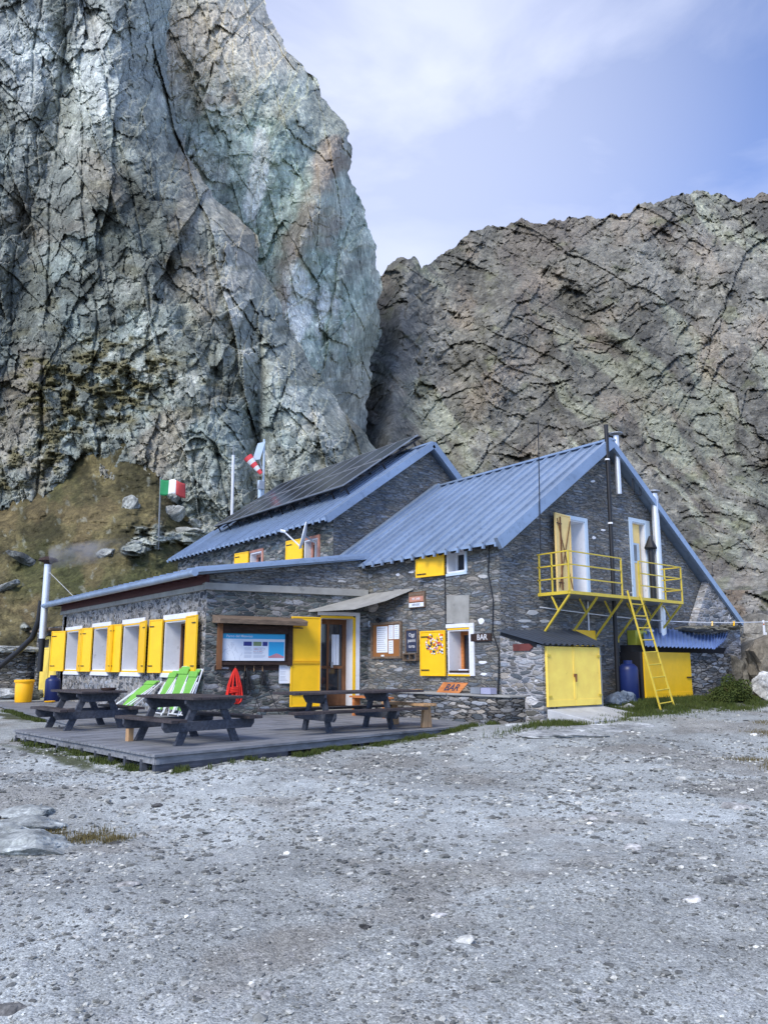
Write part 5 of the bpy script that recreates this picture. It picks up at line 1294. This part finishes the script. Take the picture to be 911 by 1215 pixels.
textmesh('handwriting','Oggi',M['chalk'],b_,FB.p(13.8,2.33,.037),(0,-1,0),.12,.001);textmesh('handwriting','panini',M['chalk'],b_,FB.p(13.8,2.2,.037),(0,-1,0),.12,.001);textmesh('handwriting','torte',M['chalk'],b_,FB.p(13.8,2.06,.037),(0,-1,0),.11,.001)
m=MB();FB.box(m,13.56,14.05,1.72,1.745,.002,.12);FB.box(m,13.56,14.05,1.87,1.895,.002,.12);FB.box(m,13.56,13.585,1.745,1.87,.002,.12);FB.box(m,14.025,14.05,1.745,1.87,.002,.12);FB.box(m,13.79,13.81,1.745,1.87,.002,.12);m.build('shelf',M['plank'],cb)
# wooden signs
def sign(name,label,u0,u1,z0,z1,mat,d=.03,fr=FB,cat='sign'):
    m=MB();fr.box(m,u0,u1,z0,z1,.002,d);o=m.build(name,mat,bevel=.004);props(o,label,cat);return o
o=sign('wooden_sign','brown wooden plaque with three painted bands, below the upper window',13.31,13.88,2.97,3.35,M['plank'],.06)
m=MB();FB.box(m,13.34,13.85,3.12,3.24,.061,.064);m.build('painted_band',M['pinkframe'],o)
m=MB();FB.box(m,13.33,13.86,2.99,3.09,.061,.064);m.build('painted_band',M['paper'],o)
m=MB();FB.box(m,13.33,13.86,3.09,3.12,.061,.063);FB.box(m,13.36,13.84,3.255,3.27,.061,.063);FB.box(m,13.33,13.86,3.33,3.345,.061,.063);m.build('painted_line',M['brownframe'],o)
textmesh('lettering','RIFUGIO',M['ink'],o,FB.p(13.6,3.04,.065),(0,-1,0),.075,.001);textmesh('lettering','MT. 2450',M['whitepaint'],o,FB.p(13.6,3.18,.065),(0,-1,0),.075,.001)
o=sign('bar_sign','small dark wooden BAR sign in white letters beside the serving window',11.21,11.82,2.12,2.29,M['signdark'],.04,cat='bar sign')
textmesh('lettering','BAR',M['chalk'],o,FB.p(11.47,2.205,.042),(0,-1,0),.17,.002)
o=MB();c0=[(11.42,12.52),(11.42,11.80)]
o.hexa([(11.50,12.56,1.02),(11.50,11.84,1.02),(11.53,11.84,1.02),(11.53,12.56,1.02),(11.66,12.50,1.24),(11.66,11.72,1.24),(11.69,11.72,1.24),(11.69,12.50,1.24)])
o=o.build('bar_sign',M['orangewood'],bevel=.004);props(o,'leaning orange board reading BAR in black on the stone ledge','bar sign')
t_=textmesh('lettering','BAR',M['ink'],None,(0,0,0),(0,-1,0),.24,.002,shear=.25)
t_.data.transform(Matrix.Translation((11.573,12.14,1.13))@Matrix.Rotation(math.atan2(.16,.22),4,'Y'));t_.parent=o
o=MB();o.prism([FS.p(10.55,1.90,.003),FS.p(10.12,1.90,.003),FS.p(10.03,1.97,.003),FS.p(10.12,2.04,.003),FS.p(10.55,2.04,.003)],(-.03,0,0))
o=o.build('arrow_sign',paint('red brown arrow board',(.13,.035,.03),.7,var=.3));props(o,'small reddish arrow sign pointing right on the left shed side wall','arrow sign')
for (a,b,c,m_,lb) in((11.02,11.30,.13,M['galv'],'grey blue box right of the leaning BAR board'),(10.72,11.0,.12,paint('lilac box',(.35,.36,.50),.6),'lilac box at the right end of the stone ledge')):
    m=MB();m.box(11.55,11.75,a+.25,b+.25,1.02,1.02+c);m.box(11.56,11.74,a+.26,b+.24,1.02+c,1.03+c);o=m.build('box',m_,bevel=.012);props(o,lb,'box')
# ------------------------------------------------------------------ bottles, bucket, chairs, ladder
def gasb(loc,r,h,label):
    t=thing('gas_bottle',label,'gas bottle',loc,0,'blue gas bottles by the hut')
    m=MB();m.lathe((0,0,0),[(r*.9,0),(r,.03),(r,h*.80),(r*.92,h*.88),(r*.62,h*.95),(r*.25,h*.97)],22);m.build('body',M['blue'],t,world=False,smooth=True)
    m=MB();m.lathe((0,0,h*.94),[(r*.42,0),(r*.45,.0),(r*.45,h*.10),(r*.42,h*.10)],16);m.build('collar',M['blue'],t,world=False,smooth=True)
    m=MB();m.tube([(0,0,h*.95),(0,0,h*1.04)],r*.14,8);m.build('valve',M['galv'],t,world=False)
gasb((15.75,10.5,.74),.23,.95,'large blue gas bottle standing behind the ladder foot');gasb((7.25,26.6,DK),.24,.82,'blue gas bottle by the tall yellow doors at the far left')
bk2=thing('bucket','yellow plastic bucket with a lid by the stone terrace wall','bucket',(6.35,26.5,.45))
m=MB();m.lathe((0,0,0),[(.24,0),(.25,.02),(.28,.62),(.27,.64)],22);m.build('body',M['bucket'],bk2,world=False,smooth=True)
m=MB();m.lathe((0,0,.62),[(.30,0),(.31,.02),(.31,.07),(.28,.09)],22);m.build('lid',M['bucket'],bk2,world=False,smooth=True)
m=MB();m.tube([(.30*math.cos(t_),-.02,.60-.16*abs(math.sin(t_))) for t_ in [k*pi/8 for k in range(9)]],.01,5);m.build('handle',M['galv'],bk2,world=False)
m=MB();m.lathe((7.0,25.9,DK+.0),[(.12,0),(.16,.02),(.17,.05),(.13,.05),(.12,.02)],16);o=m.build('bowl',M['bucket'],smooth=True);props(o,'flat yellow bowl on the deck before the blue gas bottle','bowl')
def deckchair(loc,rz,lean,label,h=1.15,w=.52,spread=.16,fab=M['lime']):
    t=thing('deck_chair',label,'deck chair',loc,rz,'folded deck chairs with green canvas by the low wall')
    R_=Matrix.Rotation(lean,3,'X')
    def q(x,y,z):return R_@Vector((x,y,z))
    for s_ in(-1,1):
        m=MB();m.tube([q(s_*w/2,0,0),q(s_*w/2,.0,h)],.016,8);m.build('frame_rail',M['whitepaint'],t,world=False)
        m=MB();m.tube([q(s_*(w/2-.05),-spread,0.02),q(s_*(w/2-.05),-.03,h*.86)],.014,8);m.build('folding_leg',M['whitepaint'],t,world=False)
        m=MB();m.tube([q(s_*(w/2+.04),-spread*.8,h*.10),q(s_*(w/2+.04),-.05,h*.72)],.018,8);m.build('armrest',M['whitepaint'],t,world=False)
    m=MB();m.tube([q(-w/2,0,h),q(w/2,0,h)],.016,8);m.build('cross_bar',M['whitepaint'],t,world=False);m=MB();m.tube([q(-w/2,0,.05),q(w/2,0,.05)],.014,8);m.build('cross_bar',M['whitepaint'],t,world=False)
    m=MB();N=8
    f=[q(s_*(w/2-.05),-.035-.05*math.sin(k/N*pi),.12*h+(h*.88)*k/N) for k in range(N+1) for s_ in(-1,1)]
    f2=[v+R_@Vector((0,.012,0)) for v in f];n2=len(f);fs=[]
    for k in range(N):
        a=2*k;fs+=[(a,a+1,a+3,a+2),(n2+a,n2+a+2,n2+a+3,n2+a+1),(a,a+2,n2+a+2,n2+a),(a+1,n2+a+1,n2+a+3,a+3)]
    fs+=[(0,n2,n2+1,1),(n2-2,n2-1,2*n2-1,2*n2-2)]
    m.add(f+f2,fs);m.build('canvas',fab,t,world=False)
    m=MB();m.bar(q(-w/2+.03,-.075,h-.13),q(w/2-.03,-.075,h-.13),.02,.13,R_@Vector((0,0,1)));m.build('head_pad',fab,t,world=False)
    return t
deckchair((7.38,16.60,DK),rad(-90),rad(-17),'rightmost upright deck chair, nearest the corner of the low wing',1.12)
deckchair((7.38,17.12,DK),rad(-86),rad(-16),'second upright deck chair from the right, leaning on the low wall',1.18)
deckchair((7.25,17.75,DK),rad(-92),rad(-24),'third upright deck chair from the right, leaning on the low wall',1.12)
deckchair((6.75,18.7,DK+.05),rad(-78),rad(-52),'low reclined deck chair at the left of the upright ones',1.15)
ld=thing('ladder','thin yellow metal ladder leaning on the balcony edge','ladder',(15.5,9.4,.75))
A0=Vector((15.00,9.25,.66));A1=Vector((15.22,10.03,3.22));B0=Vector((15.50,9.22,.70));B1=Vector((15.70,10.03,3.22))
for a,b in((A0,A1),(B0,B1)):
    m=MB();m.bar(a,b+(b-a).normalized()*.1,.024,.035,(0,-1,0));m.build('side_rail',M['yellow_rail'],ld)
for k in range(9):
    t_=.05+k*.108;m=MB();m.tube([A0.lerp(A1,t_),B0.lerp(B1,t_)],.015,8);m.build('rung',M['yellow_rail'],ld)
rockobj('tarp_bundle',(15.2,10.35,.80),.36,150,(.18,.22,.28),'crumpled blue grey tarpaulin bundle beside the gas bottle',flat=.7,elong=1.2,cat='bundle')
rockobj('stone',(14.75,9.9,.68),.16,151,(.45,.46,.48),'pale rounded stone next to the tarpaulin bundle',flat=.6,elong=1.3,cat='stone')
# clothes line and post
m=MB();a=Vector((13.1,10.88,2.88));b=Vector((20.2,9.7,2.86))
b=_t(ray(905,738),22.);pts=[]
for k in range(13):
    t_=k/12;v=a.lerp(b,t_);v.z-=.14*math.sin(pi*t_);pts.append(v)
m.tube(pts,.012,5)
b2=_t(ray(990,735),24.);m.tube([b,b2],.012,5)
cl_=m.build('clothes_line',M['whitepaint']);props(cl_,'white clothes line strung from the gable to the post on the right','clothes line')
for (px,mt,lb) in((837,M['cream'],'pale yellow clothes peg left of the other on the line'),(862,M['yellow'],'yellow clothes peg on the line above the blue shed roof'),(908,M['orangewood'],'orange clothes peg on the line at the right edge')):
    tt=min(range(12),key=lambda k:abs(k-(px-655)/(905-655)*12));q=ray(px,727+(px-655)*.045)
    d=22. if px>900 else 17.5+4.5*(px-655)/250
    v=a.lerp(b,max(0,min(1,(px-640)/(905-640.))))
    # slide along the line until it stands over the wanted spot
    best=min([a.lerp(b,k/200) for k in range(201)],key=lambda v_:abs(((v_.x*RT[0]+v_.y*RT[1])/(v_.x*FH[0]+v_.y*FH[1]))-((px-X0)/F)/(math.cos(PIT)+.0)))
    i_=(best-a).length/(b-a).length;best.z-=.14*math.sin(pi*i_)
    m=MB();m.box(best.x-.02,best.x+.02,best.y-.012,best.y+.012,best.z-.09,best.z+.03);m.bar((best.x-.012,best.y-.02,best.z-.09),(best.x+.012,best.y-.02,best.z+.035),.02,.012);o=m.build('clothes_peg',mt);props(o,lb,'clothes peg','clothes pegs on the line')
ps_=thing('line_post','white post with a looped rope hanging down at the right edge','post',tuple(b))
m=MB();m.tube([b+Vector((0,0,.05)),b+Vector((.12,.05,-.9)),b+Vector((.2,.05,-1.4)),b+Vector((.45,0,-2.35))],.035,7);m.build('pole',M['whitepaint'],ps_)
m=MB();m.tube([b+Vector((0,-.05,-.3)),b+Vector((0,-.1,-1.2)),b+Vector((.08,-.1,-1.45)),b+Vector((.3,-.1,-1.65)),b+Vector((.25,-.05,-1.1)),b+Vector((.12,-.05,-.5))],.018,6);m.build('rope_loop',M['whitepaint'],ps_)
# ------------------------------------------------------------------ masts behind the hut
def atd(px,py,d):return _t(ray(px,py),d)
fp=thing('flag_pole','grey flag pole on the slope with an Italian tricolour flag','flag pole',tuple(hillpt(188,650)))
b0=hillpt(188,652);dd=b0.x*FH[0]+b0.y*FH[1];t1_=atd(191,566,dd)
m=MB();m.tube([b0,t1_],.045,8);m.build('pole',M['galv'],fp)
# flag: three bands in one rippled cloth each
def fpt(a,b_):  # a along fly 0..1, b down 0..1
    w_=.22*math.sin(a*6.5+b_*1.2)*a;v=Vector((t1_.x,t1_.y,t1_.z-.12))
    r=Vector((RT[0],RT[1],0));f_=Vector((FH[0],FH[1],0))
    return v+r*(1.32*a)+f_*w_+Vector((0,0,-.86*b_*(1-.12*a)-.22*a*a-.05*math.sin(a*9)))
for k,mt in enumerate((M['flaggreen'],M['flagwhite'],M['flagred'])):
    vs=[];fs=[];n1=8;n2=7
    for i in range(n1+1):
        for j in range(n2+1):vs.append(fpt((k+i/n1)/3,j/n2))
    for i in range(n1):
        for j in range(n2):a_=i*(n2+1)+j;fs.append((a_,a_+1,a_+n2+2,a_+n2+1))
    m=MB();m.add(vs,fs);o=_b(m,'flag_band',mt,fp,smooth=True);o.modifiers.new('s','SOLIDIFY').thickness=.01
wp=thing('mast','plain white mast standing behind the rear roof','mast',tuple(atd(275,700,36)))
m=MB();m.tube([atd(273.5,690,36),atd(277,540,36)],.07,8);m.build('pole',M['whitepaint'],wp)
m=MB();m.tube([atd(277,540,36),atd(277.2,528,36)],.02,6);m.build('tip',M['galv'],wp)
wk=thing('windsock_mast','weather mast with a red and white windsock and small solar panel','weather mast',tuple(atd(312,700,33)))
m=MB();m.tube([atd(311,680,33),atd(313.5,521,33)],.045,8);m.tube([atd(308.5,640,32.7),atd(308.5,570,32.7)],.09,8);m.build('pole',M['bluewhite'],wk)
a=atd(310,562,32.8);b=atd(294,542,32.8);prev=None
for k in range(5):
    p0=a.lerp(b,k/5);p1=a.lerp(b,(k+1)/5);m=MB();m.tube([p0,p1],[.08+.026*k,.08+.026*(k+1)],14);m.build('windsock_band',M['sockred'] if k in(0,2,4) else M['flagwhite'],wk,smooth=True)
c=[atd(306,526,32.9),atd(315,524,32.9),atd(308.5,545,32.9),atd(299.5,546,32.9)]
m=MB();m.prism(c,Vector((FH[0],FH[1],.3))*.06);m.build('solar_panel',M['bluewhite'],wk)
m=MB();m.bar(atd(311,557,33),atd(306,540,33),.05,.05);m.box(a.x-.12,a.x+.12,a.y-.12,a.y+.12,a.z-.7,a.z-.35);m.build('bracket',M['galv'],wk)
# dry stone terrace wall at the left
tw=thing('terrace_wall','dark dry stone terrace wall behind the yellow bucket','stone wall',tuple(atd(0,825,28.5)))
P_=[atd(-160,828,28.),atd(0,828,28.4),atd(30,826,28.6),atd(49,824,29.2)]
for k in range(3):
    a=P_[k];b=P_[k+1];d=(b-a).normalized();s_=Vector((-d.y,d.x,0))*.7
    zt=2.15-.05*k
    m=MB();m.hexa([Vector((a.x,a.y,.1)),Vector((b.x,b.y,.1)),Vector((b.x,b.y,.1))+s_,Vector((a.x,a.y,.1))+s_,Vector((a.x,a.y,zt)),Vector((b.x,b.y,zt)),Vector((b.x,b.y,zt))+s_,Vector((a.x,a.y,zt))+s_]);m.build('masonry',M['dry'],tw)
for i in range(13):
    px=-60+i*8.5;v=atd(px,771,28.9+.5*(i%2));rockobj('slab',v,.5+.15*(i%3),200+i,(.30,.32,.33),None,flat=.18,elong=1.7,rz=-.5+i)
for o in list(COL.objects):
    if o.name.startswith('slab') and o.parent is None:
        o.parent=tw;o.location=Vector(o.location)-Vector(tw.location)
        if 'category' in o:del o['category']
rockobj('boulder',atd(38,826,26.6),.35,230,(.10,.11,.11),'dark rock at the foot of the terrace wall left of the bucket',flat=.6,elong=1.5)
rockobj('boulder',atd(10,822,27.2),.7,231,(.33,.35,.37),'pale slab rock in front of the terrace wall at the left edge',flat=.3,elong=1.6)
SKYT=(.84,.91,1.15);CLD=(3.8,4.05,4.95);SUNE=1.75;SUNA=26;EXPO=1.1
# ------------------------------------------------------------------ light, sky, camera
w=bpy.data.worlds.new('World');scene.world=w;w.use_nodes=True
nt=w.node_tree;bg=nt.nodes['Background'];out=nt.nodes['World Output']
sky=nt.nodes.new('ShaderNodeTexSky');sky.sky_type='NISHITA';sky.sun_disc=False
SE=rad(42);SDIR=rad(-112)   # compass bearing of the sun: from +y towards -x (behind the cliff side)
sky.sun_elevation=SE;sky.sun_rotation=SDIR
sky.altitude=2000;sky.air_density=1.;sky.dust_density=.6;sky.ozone_density=2.5
tc=nt.nodes.new('ShaderNodeTexCoord');mp=nt.nodes.new('ShaderNodeMapping');mp.inputs['Scale'].default_value=(1,1,2.2);mp.inputs['Rotation'].default_value=(.3,.5,.9)
nt.links.new(tc.outputs['Generated'],mp.inputs['Vector'])
nz=nt.nodes.new('ShaderNodeTexNoise');nz.inputs['Scale'].default_value=2.8;nz.inputs['Detail'].default_value=8;nz.inputs['Roughness'].default_value=.52;nz.inputs['Distortion'].default_value=.5
nt.links.new(mp.outputs[0],nz.inputs['Vector'])
rp=nt.nodes.new('ShaderNodeValToRGB');rp.color_ramp.elements[0].position=.46;rp.color_ramp.elements[0].color=(.13,.13,.13,1);rp.color_ramp.elements[1].position=.66;rp.color_ramp.elements[1].color=(.42,.42,.42,1)
nt.links.new(nz.outputs['Fac'],rp.inputs[0])
# thicker veil towards the left skyline
dt=nt.nodes.new('ShaderNodeVectorMath');dt.operation='DOT_PRODUCT';nt.links.new(tc.outputs['Generated'],dt.inputs[0])
q=Vector(ray(420,200)).normalized();dt.inputs[1].default_value=q
rv=nt.nodes.new('ShaderNodeValToRGB');e=rv.color_ramp.elements
e[0].position=.90;e[0].color=(0,0,0,1);e[1].position=1.;e[1].color=(.46,.46,.46,1)
nt.links.new(dt.outputs['Value'],rv.inputs[0])
ad=nt.nodes.new('ShaderNodeMath');ad.operation='ADD';ad.use_clamp=True
nt.links.new(rp.outputs[0],ad.inputs[0]);nt.links.new(rv.outputs[0],ad.inputs[1])
mx=nt.nodes.new('ShaderNodeMix');mx.data_type='RGBA';nt.links.new(ad.outputs[0],mx.inputs[0])
tint=nt.nodes.new('ShaderNodeMix');tint.data_type='RGBA';tint.blend_type='MULTIPLY';tint.inputs[0].default_value=1;tint.inputs[7].default_value=(SKYT[0],SKYT[1],SKYT[2],1)
nt.links.new(sky.outputs[0],tint.inputs[6])
nt.links.new(tint.outputs[2],mx.inputs[6]);mx.inputs[7].default_value=(CLD[0],CLD[1],CLD[2],1)
nt.links.new(mx.outputs[2],bg.inputs['Color']);bg.inputs['Strength'].default_value=.12
sl=bpy.data.lights.new('sun','SUN');sl.energy=SUNE;sl.angle=rad(SUNA);sl.color=(1,.93,.82)
so=bpy.data.objects.new('sun',sl);COL.objects.link(so)
sd=Vector((math.sin(SDIR)*math.cos(SE),math.cos(SDIR)*math.cos(SE),math.sin(SE)))
so.rotation_euler=sd.to_track_quat('Z','Y').to_euler();so.location=sd*50
cd=bpy.data.cameras.new('camera');cam=bpy.data.objects.new('camera',cd);COL.objects.link(cam)
cd.sensor_fit='VERTICAL';cd.sensor_height=36;cd.lens=36*F/1215.;cd.shift_y=(Y0-607.5)/1215.;cd.clip_end=2000;cd.clip_start=.05
cam.location=(0,0,EYE)
fw=Vector((FH[0]*math.cos(PIT),FH[1]*math.cos(PIT),math.sin(PIT)))
cam.rotation_euler=fw.to_track_quat('-Z','Y').to_euler()
scene.camera=cam
scene.render.engine='CYCLES'
vs=scene.view_settings;vs.view_transform='Standard';vs.look='None';vs.exposure=EXPO;vs.gamma=1;vs.use_curve_mapping=False
